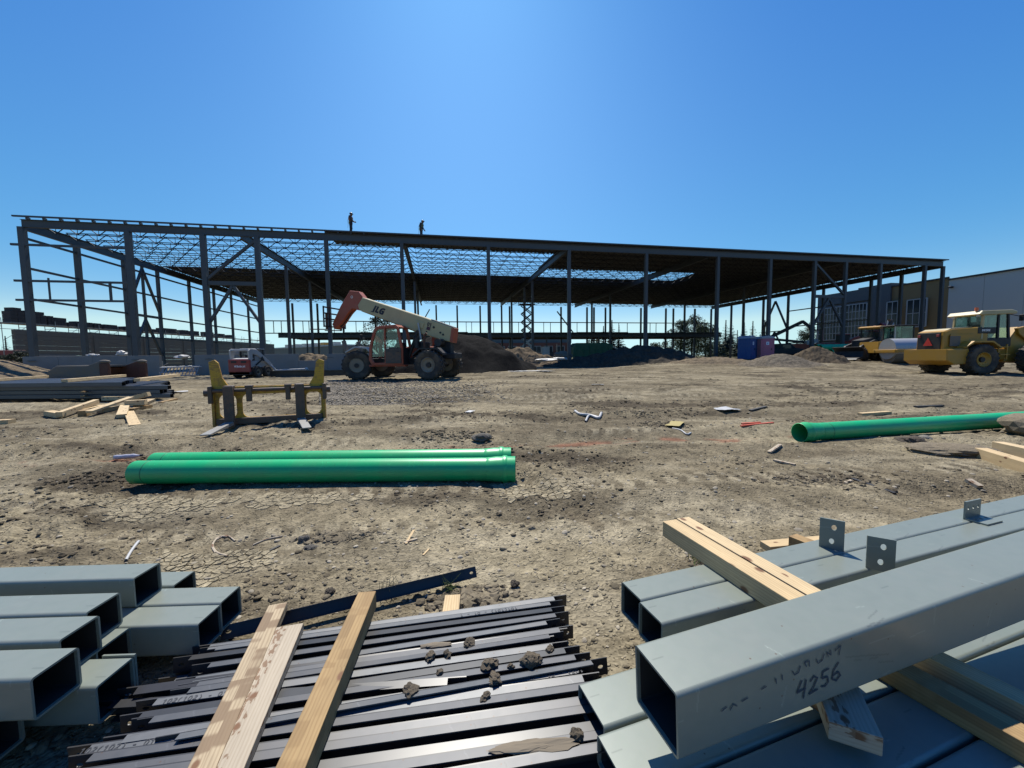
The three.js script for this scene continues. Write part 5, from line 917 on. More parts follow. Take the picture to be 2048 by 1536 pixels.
// ---------------------------------------------------------------- wheel loader
{
  const P = V(26.3, 0, -21.55); P.y = land(P.x, P.z);
  const o = T('wheel_loader', 'yellow wheel loader driving off to the right with dust behind it', 'wheel loader', P, 0);    // forward +x
  const R = .8; for (const [x, t] of [[-1.5, 0], [1.55, 0]]) for (const s of [-1, 1]) wheel(o, x, R, s * 1.05, R, .58, { turn: s > 0 ? 0 : Math.PI, lugs: 20, rimMat: mats.cat, rimR: .48 });
  M('rear_frame', [bx(3.0, .5, 1.0, [-1.6, 1.0, 0], 0, .05), bx(1.2, .6, .8, [.3, 1.05, 0], 0, .05)], mats.cat, o);
  M('counterweight', ext([[-3.25, .80], [-3.25, 1.32], [-2.2, 1.36], [-2.05, 1.0], [-2.3, .62], [-2.9, .58]], 2.3, { bevel: .05 }), mats.cat, o);
  M('engine_hood', ext([[-3.0, 1.35], [-2.96, 2.28], [-2.6, 2.42], [-1.0, 2.50], [-.7, 2.2], [-.7, 1.2]], 1.42, { bevel: .06 }), mats.cat, o);
  M('hood_top', ext([[-2.99, 2.32], [-2.62, 2.49], [-1.5, 2.56], [-1.5, 2.5], [-2.6, 2.43], [-2.9, 2.3]], 1.3), mats.tan, o);
  for (let i = 0; i < 4; i++) M('hood_louvre', bx(.05, .03, 1.0, [-2.4 + i * .3, 2.50 + i * .02, 0], 0, .01), mats.dark, o);
  M('rear_grille', bx(.06, .92, 1.18, [-3.07, 1.82, 0], 0, .02), mats.dark, o);
  for (const z of [-.48, .48]) M('tail_light', bx(.04, .14, .14, [-3.11, 2.12, z], 0, .01), std([.25, .03, .025]), o);
  const tri = ext([[-.24, -.2], [.24, -.2], [0, .24]], .02); tri.rotateY(-Math.PI / 2); M('warning_triangle', tri.translate(-3.12, 1.78, 0), std([.5, .03, .018], { roughness: .5 }), o);
  M('side_panel', bx(1.3, .62, .03, [-2.1, 1.85, .76], 0, .01), mats.cat, o); M('dark_side_panel', bx(.55, .55, .03, [-2.5, 1.8, .775], 0, .01), mats.bucketGrey, o);
  M('side_band', [bx(1.0, .34, 1.46, [-.75, 2.35, 0], 0, .04)], mats.dark, o);
  // cab
  const cx = -.15; M('cab_floor', bx(1.55, .5, 1.4, [cx, 1.72, 0], 0, .05), mats.dark, o);
  for (const s of [-1, 1]) for (const [x0, x1] of [[-.86, -.78], [.02, .02], [.62, .52]]) M('cab_pillar', bar([cx + x0, 1.9, s * .68], [cx + x1, 3.25, s * .66], .09), x0 < -.5 ? mats.tan : mats.dark, o);
  M('cab_roof', ext([[-1.08, 3.24], [-.95, 3.38], [.6, 3.42], [.86, 3.34], [.84, 3.26], [-1.0, 3.2]], 1.6, { bevel: .03 }).translate(cx, 0, 0), mats.tan, o);
  for (const s of [-1, 1]) M('cab_window', bx(1.42, 1.28, .012, [cx - .1, 2.58, s * .67]), mats.glass, o); M('rear_window', bx(.012, 1.28, 1.26, [cx - .83, 2.58, 0]), mats.glass, o); M('windscreen', bx(.012, 1.28, 1.26, [cx + .58, 2.58, 0]), mats.glass, o);
  M('seat', [bx(.5, .16, .52, [cx - .1, 2.15, 0], 0, .04), bx(.14, .75, .5, [cx - .38, 2.5, 0], [0, 0, .1], .04)], mats.dark, o); M('steering_column', rod([cx + .2, 2.3, 0], [cx + .42, 1.9, 0], .05), mats.dark, o);
  M('beacon', [cy(.07, .08, .16, [cx - .98, 3.52, .5], [0, 0, 0], 12), rod([cx - .98, 3.3, .5], [cx - .98, 3.5, .5], .03)], std([.6, .12, .03], { roughness: .3 }), o);
  for (const z of [-.55, .62]) M('work_lamp', bx(.1, .12, .16, [cx - 1.0, 3.16, z], 0, .02), mats.white, o);
  M('mirror', [bx(.06, .34, .2, [cx + .95, 3.0, .92], 0, .02), rod([cx + .6, 3.2, .7], [cx + .95, 3.05, .92], .02)], mats.dark, o); M('fender', ext([[-2.4, 1.5], [-2.0, 1.78], [-1.0, 1.78], [-.55, 1.45], [-.55, 1.38], [-1.02, 1.70], [-1.98, 1.70], [-2.4, 1.42]], .6).translate(0, 0, .95), mats.cat, o);
  M('ladder', [bx(.5, .05, .3, [-.2, 1.45, .92], 0, .01), bx(.5, .05, .3, [-.2, 1.05, .98], 0, .01), bx(.05, .8, .05, [-.42, 1.2, 1.0]), bx(.05, .8, .05, [.02, 1.2, 1.0])], mats.cat, o);
  M('front_frame', ext([[.7, .7], [.9, 1.9], [1.3, 2.5], [1.9, 2.4], [2.2, 1.2], [2.0, .6]], .9, { bevel: .04 }), mats.cat, o);
  for (const s of [-1, 1]) M('lift_arm', ext([[1.1, 2.45], [1.5, 2.55], [3.2, 1.2], [4.0, .5], [3.7, .35], [2.8, 1.0], [1.2, 2.15]], .18, { bevel: .02 }).translate(0, 0, s * .5), mats.cat, o);
  M('bucket', ext([[3.7, .12], [5.0, .05], [4.9, .12], [4.0, .3], [3.85, .8], [4.3, 1.3], [4.1, 1.32], [3.6, .9]], 2.7), mats.bucketGrey, o);
  const d = signText(.75, .2, 384, 102, (x, W, H) => { x.fillStyle = '#e8e6e0'; x.font = 'bold 78px sans-serif'; x.fillText('DEERE', W / 2, H / 2, W - 20); }); const m = M('maker_mark', d.g, d.m, o); m.position.set(-.82, 2.36, .738);
}

// ---------------------------------------------------------------- drum roller behind the loader
{
  const P = away(1806, 712, 30); P.y = land(P.x, P.z);
  const o = T('drum_roller', 'yellow road roller with a studded silver drum guard, left of the wheel loader', 'roller', P, -.12);   // seen from the drum end
  M('drum', cy(.75, .75, 2.1, [0, .75, 0], [0, 0, Math.PI / 2], 40), mats.bucketGrey, o);
  M('drum_frame', [bx(2.7, .22, .14, [0, .98, .95], 0, .03), bx(.14, .24, 2.2, [1.25, .95, 0], 0, .03), bx(.14, .24, 2.2, [-1.25, .95, 0], 0, .03), bx(2.7, .26, .16, [0, .95, -1.0], 0, .03)], mats.cat, o);
  const g = new THREE.CylinderGeometry(.86, .86, 2.5, 32, 1, true, Math.PI * .5 - 1.35 - .2, 2.2); g.rotateZ(Math.PI / 2); g.rotateX(0); M('drum_guard', cy(.80, .80, 2.35, [0, 1.12, .05], [0, 0, Math.PI / 2], 40), mats.steelBright, o);
  for (let i = 0; i < 7; i++) M('guard_bolt', sp(.075, [-.95 + i * .32, 1.18, .83], [1, .8, .6]), mats.white, o);
  M('engine_hood', ext([[-.9, .9], [.9, .9], [.85, 1.7], [-.85, 1.7]], 2.2, { bevel: .06 }).translate(.3, 0, -2.6), mats.cat, o);
  M('cab_base', bx(1.5, .6, 1.2, [.95, 1.35, -1.7], 0, .05), mats.dark, o);
  for (const x of [.28, 1.62]) for (const z of [-1.2, -2.3]) M('cab_pillar', bx(.08, 1.35, .08, [x, 2.3, z], 0, .01), x < 1 && z > -2 ? mats.galv : mats.dark, o);
  M('cab_roof', bx(1.75, .1, 1.5, [.95, 3.0, -1.75], 0, .04), mats.dark, o);
  M('cab_window', bx(1.26, 1.3, .012, [.95, 2.3, -1.2]), mats.glass, o); M('cab_window', bx(1.26, 1.3, .012, [.95, 2.3, -2.3]), mats.glass, o); for (const x of [.28, 1.62]) M('cab_window', bx(.012, 1.3, 1.0, [x, 2.3, -1.75]), mats.glass, o);
  M('seat', [bx(.5, .5, .5, [.95, 1.85, -1.9], 0, .05), bx(.5, .6, .12, [.95, 2.3, -2.1], 0, .05)], mats.dark, o);
  for (const x of [-.75, 1.1]) wheel(o, x, .7, -3.2, .7, .5, { turn: Math.PI / 2, lugs: 18 });
}
// ---------------------------------------------------------------- backhoe loader
{
  const P = away(1742, 706, 34.5); P.y = land(P.x, P.z);
  const o = T('backhoe_loader', 'backhoe loader with a yellow roof standing left of the drum roller', 'backhoe', P, Math.PI + .35);     // forward to the left, towards the camera a little
  for (const s of [-1, 1]) { wheel(o, -1.0, .75, s * .85, .75, .45, { turn: s > 0 ? 0 : Math.PI }); wheel(o, 1.35, .5, s * .85, .5, .35, { turn: s > 0 ? 0 : Math.PI, lugs: 16 }); }
  M('chassis', [bx(3.2, .5, .9, [.2, .95, 0], 0, .05)], mats.dark, o); M('engine_hood', ext([[.3, 1.1], [2.0, 1.1], [2.0, 1.65], [.3, 1.95]], .85, { bevel: .04 }), mats.dark, o);
  for (const s of [-1, 1]) { for (const x of [-1.35, .25]) M('cab_pillar', bar([x, 1.3, s * .68], [x, 2.72, s * .66], .08), mats.dark, o); M('cab_window', bx(1.5, 1.35, .012, [-.55, 2.02, s * .66]), mats.glass, o); }
  M('cab_base', bx(1.7, .5, 1.35, [-.55, 1.3, 0], 0, .05), mats.dark, o); M('seat', [bx(.5, .5, .5, [-.6, 1.65, 0], 0, .05), bx(.12, .6, .5, [-.85, 2.1, 0], 0, .05)], mats.dark, o);
  M('cab_roof', ext([[-1.65, 2.74], [-1.5, 2.88], [.2, 2.92], [.55, 2.82], [.5, 2.74]], 1.6, { bevel: .03 }), mats.yellow, o); M('roof_lamp', bx(.2, .14, .2, [-1.2, 2.98, .4], 0, .03), mats.orange, o);
  for (const s of [-1, 1]) M('loader_arm', ext([[.3, 1.5], [.6, 1.75], [2.6, 1.2], [3.2, .5], [3.0, .4], [2.4, .95], [.5, 1.35]], .16, { bevel: .02 }).translate(0, 0, s * .58), mats.dark, o);
  M('front_bucket', ext([[2.9, .1], [4.1, .05], [4.0, .14], [3.25, .3], [3.1, .75], [3.5, 1.1], [3.3, 1.12], [2.85, .75]], 2.2), mats.dark, o);
  M('hoe_boom', ext([[-1.8, 1.0], [-1.6, 1.1], [-2.2, 2.4], [-2.5, 3.5], [-2.75, 3.5], [-2.6, 2.3]], .22, { bevel: .02 }), mats.dark, o); M('hoe_stick', ext([[-2.4, 3.6], [-2.8, 3.6], [-3.3, 2.0], [-3.1, 1.9]], .2, { bevel: .02 }), mats.forkSteel, o); M('hoe_cylinder', [rod([-2.35, 2.5, .1], [-2.5, 3.55, .1], .07), rod([-2.9, 3.3, -.1], [-2.2, 2.3, -.1], .05)], mats.steelBright, o);
}
// ---------------------------------------------------------------- red machines and boom lift behind
{
  const lift = (label, px, py, D, turn, fn, name = 'boom_lift', cat = 'boom lift') => { const P = away(px, py, D); P.y = land(P.x, P.z); const o = T(name, label, cat, P, turn); fn(o); return o; };
  lift('orange boom lift with its dark boom raised in front of the glazed building', 1606, 705, 52, .0, o => {
    for (const x of [-1, 1]) for (const s of [-1, 1]) wheel(o, x, .5, s * .9, .5, .35, { lugs: 14 });
    M('chassis', bx(3, .5, 1.4, [0, .8, 0], 0, .05), mats.dark, o); M('turntable', [bx(3.6, .8, 1.6, [-.2, 1.5, 0], 0, .1), bx(1.2, .6, 1.4, [1.6, 1.6, 0], 0, .1)], mats.orange, o); M('white_cover', bx(1.6, .5, .5, [.6, 2.1, .6], [0, 0, .2], .08), mats.white, o);
    M('boom', [bar([1.2, 2.0, 0], [-4.6, 2.6, 0], .28, .3, .03), bar([-4.6, 2.75, 0], [-.2, 4.85, 0], .3, .4, .03)], mats.dark, o); M('jib', [bar([-.25, 4.9, 0], [1.3, 3.75, 0], .25, .34, .03)], mats.dark, o);
    M('basket', [bx(1.2, .08, .8, [1.6, 3.7, 0]), bx(1.2, .06, .06, [1.6, 4.7, .4]), bx(1.2, .06, .06, [1.6, 4.7, -.4]), bx(.06, 1, .06, [1.02, 4.2, .4]), bx(.06, 1, .06, [2.18, 4.2, .4]), bx(.06, 1, .06, [1.02, 4.2, -.4]), bx(.06, 1, .06, [2.18, 4.2, -.4])], mats.dark, o);
  });
  const exc = (label, px, D, turn, raise) => lift(label, px, 706, D, turn, o => {
    for (const s of [-1, 1]) M('track', ext([[-1.7, .15], [-1.9, .45], [-1.7, .8], [1.7, .8], [1.9, .45], [1.7, .15], [1.4, .0], [-1.4, .0]], .5, { bevel: .03 }).translate(0, 0, s * 1.0), mats.dark, o);
    M('upper_body', [bx(3.0, 1.0, 2.3, [-.4, 1.5, 0], 0, .12)], mats.red, o); M('cab', [bx(1.2, 1.5, 1.0, [.6, 2.3, .6], 0, .08)], mats.dark, o); M('cab_roof', bx(1.25, .1, 1.05, [.6, 3.1, .6], 0, .03), mats.red, o);
    M('boom', ext([[.6, 1.6], [1.0, 1.5], [3.2, 3.2 + raise], [4.6, 2.6 + raise], [4.7, 2.9 + raise], [3.2, 3.8 + raise], [2.6, 3.6 + raise]], .4, { bevel: .03 }).translate(0, 0, -.3), mats.red, o); M('stick', bar([4.6, 2.8 + raise, -.3], [5.0, .9, -.3], .3, .4, .03), mats.red, o); M('bucket', ext([[4.6, .2], [5.2, .2], [5.3, .9], [4.8, 1.1], [4.4, .7]], .9), mats.dark, o);
  }, 'red_excavator', 'excavator');
  exc('red excavator behind the green pipes, left of the backhoe loader', 1668, 54, -.1, -.9); exc('red excavator partly hidden behind the backhoe loader', 1725, 46, .4, -.6); exc('red excavator standing behind the drum roller', 1800, 42, 1.2, .2);
  lift('low orange trailer bed behind the green pipes by the glazed building', 1650, 704, 60, .1, o => { M('bed', bx(9, .9, 2.4, [0, 1.2, 0], 0, .05), mats.orange, o); for (const x of [-3, -1.8, 2.6]) wheel(o, x, .5, 1, .5, .35, { lugs: 12 }); }, 'flat_trailer', 'trailer');
  // green pipe stack at the right
  const gp = (label, px, py, D, len, turn, r = .32) => { const P = away(px, py, D), o = T('green_pipe', label, 'pipe', [P.x, P.y, P.z], turn); const g = new THREE.LatheGeometry([[r - .02, 0], [r, 0], [r, len], [r - .02, len], [r - .02, 0]].map(q => new THREE.Vector2(...q)), 32); g.rotateZ(-Math.PI / 2); M('pipe_barrel', metreUV(g), mats.pvc, o); M('pipe_socket', put(metreUV(new THREE.CylinderGeometry(r + .03, r + .03, .3, 32, 1, true)), [.15, 0, 0], [0, 0, Math.PI / 2]), mats.pvc, o); return o; };
  gp('green pipe on top of the stack behind the earth pile, front one', 1640, 697, 38, 4.6, -.05); gp('green pipe on top of the stack behind the earth pile, rear one', 1632, 695, 39.5, 4.8, -.05); gp('green pipe at the left of the stack behind the earth pile', 1662, 706, 37, 3.2, -.15); gp('green pipe at the bottom of the stack behind the earth pile', 1680, 713, 36.5, 2.6, -.2);
  // low dark pickup between toilets and lift
  const pk = away(1562, 706, 46); pk.y = land(pk.x, pk.z); const o = T('pickup_truck', 'dark pickup truck half hidden behind the pink toilet', 'pickup truck', pk, 0);
  M('car_body', ext([[-2.6, .5], [-2.6, 1.1], [-.6, 1.12], [1.2, 1.15], [2.5, 1.0], [2.6, .5]], 1.8, { bevel: .06 }), mats.dark, o); M('cabin', ext([[-.7, 1.1], [-.55, 1.7], [.6, 1.72], [1.25, 1.12]], 1.6, { bevel: .06 }), mats.dark, o); M('window', ext([[-.5, 1.18], [-.4, 1.6], [.5, 1.62], [.95, 1.18]], 1.74), mats.pane, o); for (const x of [-1.6, 1.6]) for (const s of [-1, 1]) wheel(o, x, .38, s * .8, .38, .25, { lugs: 12 });
}

// ---------------------------------------------------------------- portable toilets
function toilet(label, px, py, D, turn, c, sideC) {
  const P = away(px, py, D); P.y = land(P.x, P.z) - .05; const o = T('portable_toilet', label, 'portable toilet', P, turn);
  const m = worn(c, { dust: .1, seed: 51, rough: .45, scale: 2, mott: .06 }), ms = sideC ? worn(sideC, { dust: .1, seed: 52, rough: .45, scale: 2 }) : m;
  M('cabin_wall', [bx(1.12, 2.0, .04, [0, 1.1, -.56], 0, .01), bx(.04, 2.0, 1.12, [-.56, 1.1, 0], 0, .01), bx(.04, 2.0, 1.12, [.56, 1.1, 0], 0, .01), ...[-.3, 0, .3].flatMap(z => [bx(.02, 1.8, .12, [-.585, 1.1, z], 0, .006), bx(.02, 1.8, .12, [.585, 1.1, z], 0, .006)])], ms, o);
  M('door_frame', [bx(.12, 2.0, .06, [-.52, 1.1, .56], 0, .01), bx(.12, 2.0, .06, [.52, 1.1, .56], 0, .01), bx(1.16, .14, .06, [0, 2.04, .56], 0, .01)], m, o);
  const dr = M('door', [bx(.9, 1.86, .04, [0, 1.04, .565], 0, .012), bx(.7, .7, .02, [0, .62, .59], 0, .01), bx(.7, .75, .02, [0, 1.5, .59], 0, .01)], m, o); M('handle', bx(.06, .18, .05, [.34, 1.05, .61], 0, .01), mats.dark, dr);
  const sg = signText(.24, .3, 96, 120, (x, W, H) => { x.fillStyle = '#dfe4e6'; x.fillRect(0, 0, W, H); x.fillStyle = '#31507e'; x.beginPath(); x.arc(W / 2, 32, 13, 0, 7); x.fill(); x.fillRect(W / 2 - 14, 48, 28, 50); }); const sm2 = M('door_sign', sg.g, sg.m, dr); sm2.position.set(0, 1.62, .605);
  M('roof', ext([[-.62, 2.1], [-.5, 2.26], [-.2, 2.34], [.2, 2.34], [.5, 2.26], [.62, 2.1]], 1.24, { bevel: .02 }), std([.26, .28, .31], { roughness: .5 }), o); M('skid', [bx(1.2, .1, .12, [0, .05, -.4]), bx(1.2, .1, .12, [0, .05, .4])], mats.dark, o);
  M('vent_pipe', cy(.05, .05, .3, [-.4, 2.4, -.35], [0, 0, 0], 10), mats.white, o); return o;
}
toilet('blue portable toilet, the left one of the row', 1493, 700, 38, .62, [.015, .09, .30]);
toilet('blue portable toilet between the other blue one and the pink one', 1516, 700, 40, .62, [.012, .07, .24]);
toilet('pink portable toilet at the right end of the row', 1531, 700, 38.5, -.30, [.62, .17, .26], [.55, .15, .24]);

// ---------------------------------------------------------------- rusty loader bucket lying at the left
{
  const P = V(-20.2, 0, -17.6); P.y = land(P.x, P.z) - .05; const o = T('loader_bucket', 'rusty old loader bucket lying behind the long tube stack', 'bucket', P, .12);
  const prof = [[2.55, 0], [.9, -.02], [.35, .12], [.02, .45], [.05, .82], [.4, 1.06], [1.6, 1.06], [1.6, 1.0], [.45, .98], [.15, .78], [.12, .5], [.4, .2], [.92, .08], [2.55, .07]];
  M('bucket_shell', ext(prof, 1.9, { bevel: .01 }), mats.bucketGrey, o);
  const sd = [[2.55, .02], [.9, .0], [.36, .14], [.05, .46], [.08, .8], [.42, 1.03], [1.6, 1.03], [2.1, 1.22], [2.35, 1.22], [2.42, .9]];
  for (const s of [-1, 1]) { M('side_plate', ext(sd, .06, { bevel: .008 }).translate(0, 0, s * .98), s > 0 ? mats.bucketGrey : mats.rust, o); M('corner_tip', sp(.16, [2.3, 1.22, s * .98], [1.4, .5, .6]), mats.bucketGrey, o); M('side_rib', bx(.34, 1.1, .14, [2.3, .6, s * 1.0], 0, .02), mats.rust, o); }
  M('cutting_edge', bx(.14, .22, 1.9, [2.56, .18, 0], 0, .02), mats.forkYellow, o);
  M('inner_plate', bx(.05, .9, 1.86, [1.2, .55, 0], [0, 0, -.5], .01), mats.rust, o);
}
// ---------------------------------------------------------------- ladders and frames by the wall, rods, rails
{
  const lad = (label, a, b, w, mat) => { const o = T('ladder', label, 'ladder', [0, 0, 0]); a = v3(a); b = v3(b); const up = V(0, w, 0).applyAxisAngle(V(1, 0, 0), -.5); M('rail', rod(a, b, .04), mat, o); M('rail', rod(a.clone().add(up), b.clone().add(up), .04), mat, o); for (let i = 1; i < 12; i++) { const p = a.clone().lerp(b, i / 12); M('rung', rod(p, p.clone().add(up), .025), mat, o); } return o; };
  const p1 = spot(312, 753, .05), p2 = spot(398, 750, .05);
  lad('aluminium ladder lying on its side along the concrete wall', p1, p2, .75, mats.galv); lad('second aluminium ladder leaning behind the first one', spot(318, 746, .3), spot(396, 742, .35), .5, mats.galv);
  const fr = T('scaffold_pile', 'tangle of galvanised scaffold frames at the left end of the ladders', 'scaffold parts', spot(306, 750)); const r = rng(66); for (let i = 0; i < 9; i++) M('frame_tube', rod([(r() - .5) * 1.6, .1 + r() * .2, (r() - .5)], [(r() - .5) * 2.2, .3 + r() * .9, (r() - .5)], .03), mats.galv, fr);
  for (const [px, top, py, l] of [[121, 714, 745, 'rusty stake in front of the concrete wall, left one'], [169, 712, 745, 'rusty stake in front of the concrete wall, middle one'], [277, 731, 760, 'short red stake right of the rusty bucket']]) { const a = spot(px, py), D = -a.z, t = away(px + 1, top, D); M('stake', rod(a.clone().add(V(0, -.2, 0)), t, .05), l.includes('red') ? mats.orange : mats.rust).userData = { label: l, category: 'stake' }; }
  // pale plastic pipe with fittings before the wall
  const wp = T('plastic_pipe', 'white plastic drain pipe with fittings propped before the wall', 'plastic pipe', spot(580, 752)); M('pipe_run', [rod([-1.0, .42, 0], [1.25, .50, 0], .07), rod([-1.0, .42, 0], [-1.35, .85, .1], .06), rod([-1.0, .42, 0], [-1.4, .3, .1], .06), rod([1.25, .5, 0], [1.3, .05, 0], .08), sp(.12, [1.25, .5, 0])], mats.white, wp);
  const sk = T('steel_beam', 'dark steel beam lying along the foot of the concrete wall', 'steel beam', spot(618, 753)); M('beam_body', [bx(5.5, .05, .3, [0, .05, 0]), bx(5.5, .05, .3, [0, .42, 0]), bx(5.5, .4, .04, [0, .23, 0])], mats.black, sk);
  // white bags and sheets
  const bag = (label, p, s, seed) => { const m = M('white_bag', lump(seed, 3, .6), mats.white); m.scale.set(...s); m.position.copy(p).add(V(0, s[1] * .5, 0)); tag(m, label, 'bag'); };
  bag('crumpled white sheet on the concrete wall behind the rusty bucket', W2(3.9, 1.98, -.05), [.45, .16, .2], 81); bag('white bag standing on the concrete wall behind the rusty bucket', W2(5.6, 1.98, .3), [.42, .32, .3], 83); bag('white sheeting in the gap of the concrete wall', W2(9.6, 1.75, .8), [.6, .22, .3], 85); bag('white sheeting right of the black soil pile', away(1095, 722, 36), [1.0, .2, .5], 87); bag('white sheeting beside the pale boulder inside the frame', away(1122, 719, 38), [.7, .18, .4], 89);
  const bo = M('boulder', lump(91, 3, .5), std([.13, .115, .09], { roughness: .95 })); bo.scale.set(1.0, .75, .8); bo.position.copy(away(1124, 712, 41)); tag(bo, 'pale boulder inside the frame right of the black soil pile', 'boulder');
  // green waste container, scissor lift, white boxes
  const gc = away(1180, 706, 62); gc.y = land(gc.x, gc.z) + .35; const c = T('waste_container', 'green waste container inside the frame right of the scissor lift', 'container', gc, .19), gm = worn([.02, .15, .085], { dust: .15, seed: 61, rough: .6, scale: 2 });
  M('container_body', ext([[-3.2, 0], [3.0, 0], [3.4, 1.9], [2.0, 2.2], [-2.6, 2.2], [-3.2, 1.5]], 2.3, { bevel: .04 }), gm, c); for (let i = 0; i < 6; i++) M('side_rib', bx(.14, 1.6, .12, [-2.6 + i * 1.05, .9, 1.2], 0, .02), gm, c); M('chute', [bar([3.3, 1.7, .7], [6.2, .5, .7], .2, .18), bar([3.3, 1.2, -.3], [5.8, .3, -.3], .2, .18)], mats.galv, c);
  const sl = away(1054, 712, 57); sl.y = land(sl.x, sl.z) + .1; const s = T('scissor_lift', 'tall raised scissor lift inside the middle of the frame', 'scissor lift', sl, .19);
  M('base', bx(2.2, .8, 1.1, [0, .7, 0], 0, .05), mats.orange, s); for (const x of [-.8, .8]) for (const z of [-.5, .5]) wheel(s, x, .35, z, .35, .22, { lugs: 10 });
  for (let i = 0; i < 6; i++) { const y0 = 1.1 + i * 1.2, y1 = y0 + 1.2; for (const z of [-.45, .45]) { M('scissor_arm', bar([-.75, y0, z], [.75, y1, z], .07, .14), i < 2 ? mats.galv : mats.dark, s); M('scissor_arm', bar([.75, y0, z], [-.75, y1, z], .07, .14), i < 2 ? mats.galv : mats.dark, s); } M('cross_tube', rod([0, y0 + .6, -.45], [0, y0 + .6, .45], .05), mats.dark, s); }
  M('platform', [bx(2.3, .12, 1.2, [0, 8.4, 0], 0, .02), ...[-1.1, 0, 1.1].flatMap(x => [bx(.05, 1.05, .05, [x, 8.9, .58]), bx(.05, 1.05, .05, [x, 8.9, -.58])]), bx(2.3, .05, .05, [0, 9.4, .58]), bx(2.3, .05, .05, [0, 9.4, -.58])], mats.dark, s);
  const bxw = (label, px, py, D, w, h) => { const p = away(px, py, D), o = T('site_box', label, 'box', p, .2); M('box_body', bx(w, h, w * .8, [0, 0, 0], 0, .03), mats.white, o); M('box_lid', bx(w + .06, .08, w * .8 + .06, [0, h / 2 + .04, 0], 0, .02), mats.galv, o); };
  bxw('white cabinet inside the frame right of the scissor lift', 1091, 706, 55, 1.0, 1.6); bxw('small white box left of the scissor lift base', 1030, 712, 55, 1.1, .7);
  for (const [px, l] of [[1058, 'orange marker post beside the scissor lift base'], [1114, 'pale stake left of the pale boulder']]) { const p = away(px, 716, 44); M('marker_post', rod(p, p.clone().add(V(0, px < 1100 ? 1.0 : 1.6, 0)), .06), px < 1100 ? mats.orange : mats.woodGrey).userData = { label: l, category: 'post' }; }
  const rc = away(6, 697, 60), rt = T('red_truck_body', 'red truck body at the left edge behind the scaffold', 'truck', [rc.x, land(rc.x, rc.z) + .2, rc.z], .2); M('truck_box', bx(5, 1.6, 2.2, [0, 1.9, 0], 0, .08), mats.red, rt); for (const x of [-1.5, 1.5]) wheel(rt, x, .5, 1, .5, .3, { lugs: 12 }); M('truck_chassis', bx(5.2, .3, 1.2, [0, .9, 0]), mats.dark, rt);
}
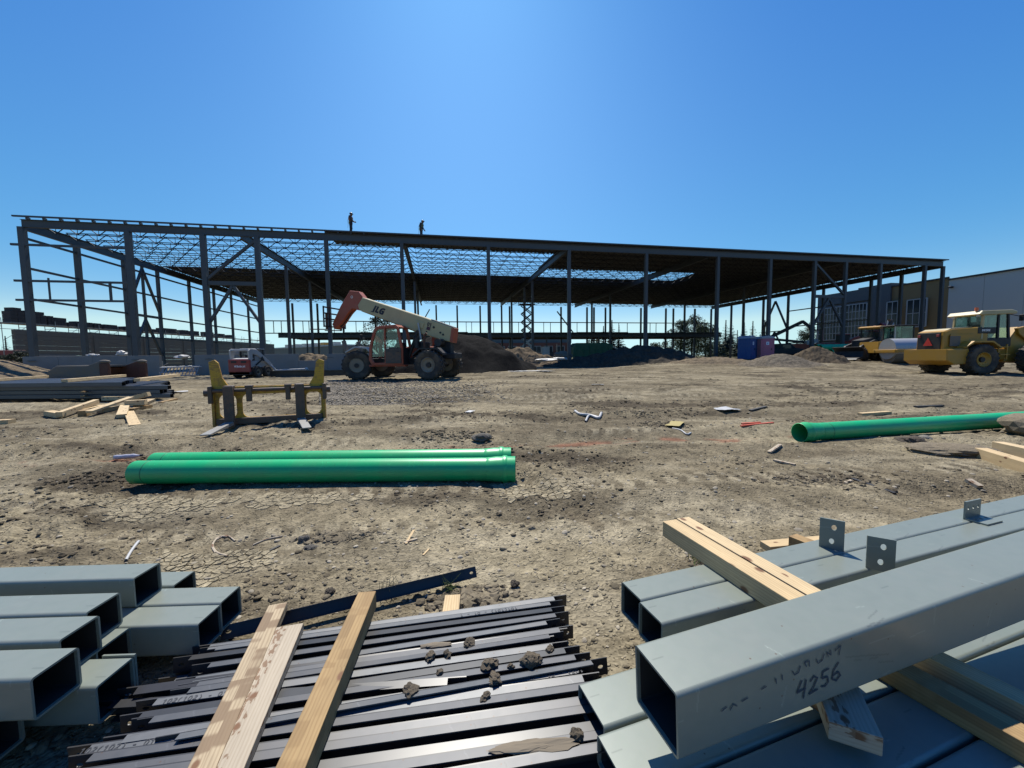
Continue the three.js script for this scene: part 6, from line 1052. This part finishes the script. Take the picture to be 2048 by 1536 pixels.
// ---------------------------------------------------------------- litter on the ground
{
  const r = rng(808), on = (px, py, up = 0) => { const p = spot(px, py, 0); p.y = ground(p.x, p.z) + up; return p; };
  const hose = (name, label, cat, pts, rad, mat) => tag(M(name, tubeAlong(pts.map(q => on(q[0], q[1], rad + (q[2] || 0))), rad, 60, 8), mat), label, cat);
  hose('white_hose', 'white bent hose lying in the middle of the site', 'hose', [[1150, 828], [1160, 832], [1180, 833], [1196, 836], [1203, 831]], .03, mats.white); hose('white_hose', 'short curved white hose branch beside the bent hose', 'hose', [[1171, 840], [1180, 833], [1192, 834], [1200, 836]], .025, mats.white);
  hose('pale_rope', 'pale frayed rope loop on the ground behind the left tube stack', 'rope', [[455, 1108], [432, 1098], [426, 1082], [440, 1070], [455, 1070]], .008, mats.woodGrey); hose('pale_rope', 'loose pale strand beside the rope loop', 'rope', [[430, 1100], [424, 1086], [434, 1074], [452, 1068], [470, 1076]], .006, mats.woodGrey); hose('pale_strap', 'pale strap end right of the rope loop', 'strap', [[505, 1085], [530, 1076], [565, 1070]], .007, mats.woodGrey);
  hose('white_strap', 'white strap lying behind the left stack of box tubes', 'strap', [[252, 1122], [262, 1108], [274, 1094], [278, 1090]], .010, mats.white);
  hose('thin_wire', 'thin white wire on yellowish rubble in the middle distance', 'wire', [[1345, 856], [1362, 862], [1374, 866], [1382, 864]], .014, mats.white);
  const stick = (label, a, b, rad, mat = mats.woodGrey) => { const A = on(...a, rad * .6), B = on(...b, rad * .6); tag(M('stick', bar(A, B, rad * 2.4, rad * 1.2), mat), label, 'stick'); };
  stick('dark thin stake lying on the ground before the right green pipe', [1704, 958], [1790, 985], .016, mats.dark); stick('pale stick on the ground left of the right green pipe', [1538, 905], [1560, 897], .02); stick('forked pale root left of the right green pipe', [1548, 917], [1590, 928], .018); stick('pale splinter in the foreground right of the upright stone', [812, 1092], [828, 1068], .008, mats.wood); stick('second splinter crossing the first', [808, 1090], [835, 1084], .007); stick('third splinter near the crossing pair', [846, 1112], [858, 1100], .006, mats.wood);
  stick('short pale board on the ground at the far right', [1935, 965], [1960, 972], .03, mats.woodGrey); stick('dark plank lying in the middle distance, right of centre', [1720, 829], [1778, 828], .05, mats.wood); stick('dark strip of wood in the middle distance above the orange stakes', [1500, 822], [1532, 819], .03, mats.dark); stick('thin dark strip behind the right green pipe', [1830, 816], [1885, 814], .03, mats.dark);
  stick('pale twig beside the flat slab of earth', [1690, 965], [1703, 960], .012); stick('dark twig right of the single channel', [540, 1100], [560, 1090], .008, mats.dark);
  for (const [a, b, l] of [[[1482, 857], [1546, 848], 'front orange plastic stake lying left of the right pipe'], [[1484, 852], [1520, 848], 'rear orange plastic stake lying left of the right pipe']]) tag(M('orange_stake', bar(on(...a, .025), on(...b, .025), .05, .03, .005), mats.orangeP ||= std([.48, .075, .03], { roughness: .5 })), l, 'stake');
  const sheet = (label, px, py, w, d, mat, seed, cat = 'sheet', name = 'plastic_sheet') => { const p = on(px, py, .02), g = new THREE.PlaneGeometry(w, d, 10, 6); g.rotateX(-Math.PI / 2); const q = g.attributes.position; for (let i = 0; i < q.count; i++) q.setY(i, .05 * fbm(q.getX(i) * 5 + seed, q.getZ(i) * 5, seed, 3)); const g2 = g.clone(); g2.translate(0, -.012, 0); g.computeVertexNormals(); g2.computeVertexNormals(); const m = M(name, [metreUV(g), metreUV(g2)], mat); m.position.copy(p); m.rotation.y = seed; tag(m, label, cat); };
  sheet('crumpled white plastic sheet in the middle distance right of centre', 1450, 822, .55, .4, mats.white, .4); sheet('white paper scrap in the middle distance left of the hose', 940, 826, .25, .16, mats.white, 1.2); sheet('pale sheet of board on the ground left of centre', 1050, 743, 2.2, .9, mats.white, .3); sheet('pale dust sheet in front of the dark earth bank', 1092, 744, 1.3, .7, mats.concrete, 2.2); sheet('pale litter before the earth bank', 1195, 770, .5, .3, mats.concrete, 3.1);
  sheet('white triangular scrap at the right end of the long tube stack', 356, 786, .6, .35, mats.white, .7); sheet('yellowish packing scrap on the rubble right of centre', 1350, 850, .5, .25, std([.30, .24, .08], { roughness: .8 }), 4.1);
  // plastic bottle
  { const p = on(228, 918, .04), o = T('plastic_bottle', 'crumpled clear plastic bottle with a dark cap left of the green pipes', 'bottle', p, .35); const g = new THREE.LatheGeometry([[0, 0], [.032, .004], [.035, .03], [.03, .07], [.035, .11], [.03, .15], [.034, .18], [.014, .225], [.013, .24]].map(q => new THREE.Vector2(...q)), 16); g.rotateZ(-Math.PI / 2); g.scale(1.25, 1, 1); M('bottle_body', metreUV(g), std([.36, .35, .38], { roughness: .25 }), o); M('bottle_cap', cy(.018, .018, .03, [.315, 0, 0], [0, 0, Math.PI / 2], 12), mats.dark, o); }
  // broken clods along the churned strip behind the pipes
  const tuft = (px, py, n, seed) => { const p = on(px, py), g = [], q = rng(seed); for (let i = 0; i < n; i++) { const a = q() * 6.283, l = .05 + .08 * q(); g.push(rod([(q() - .5) * .14, 0, (q() - .5) * .1], [Math.cos(a) * .06, l, Math.sin(a) * .06], .0025, .0008, 4)); } return [g, p]; };
  for (const [px, py, l] of [[1395, 1125, 'tiny green weed by the pale timbers on the right stack'], [905, 1185, 'tiny green weed at the end of the single black channel'], [780, 1192, 'tuft of dry grass by the single black channel']]) { const [g, p] = tuft(px, py, 16, px); const m = M('weed_tuft', g, std(l.includes('dry') ? [.26, .22, .11] : [.09, .12, .03], { roughness: .9 })); m.position.copy(p); tag(m, l, 'weed'); }
}

renderer.render(scene, camera);
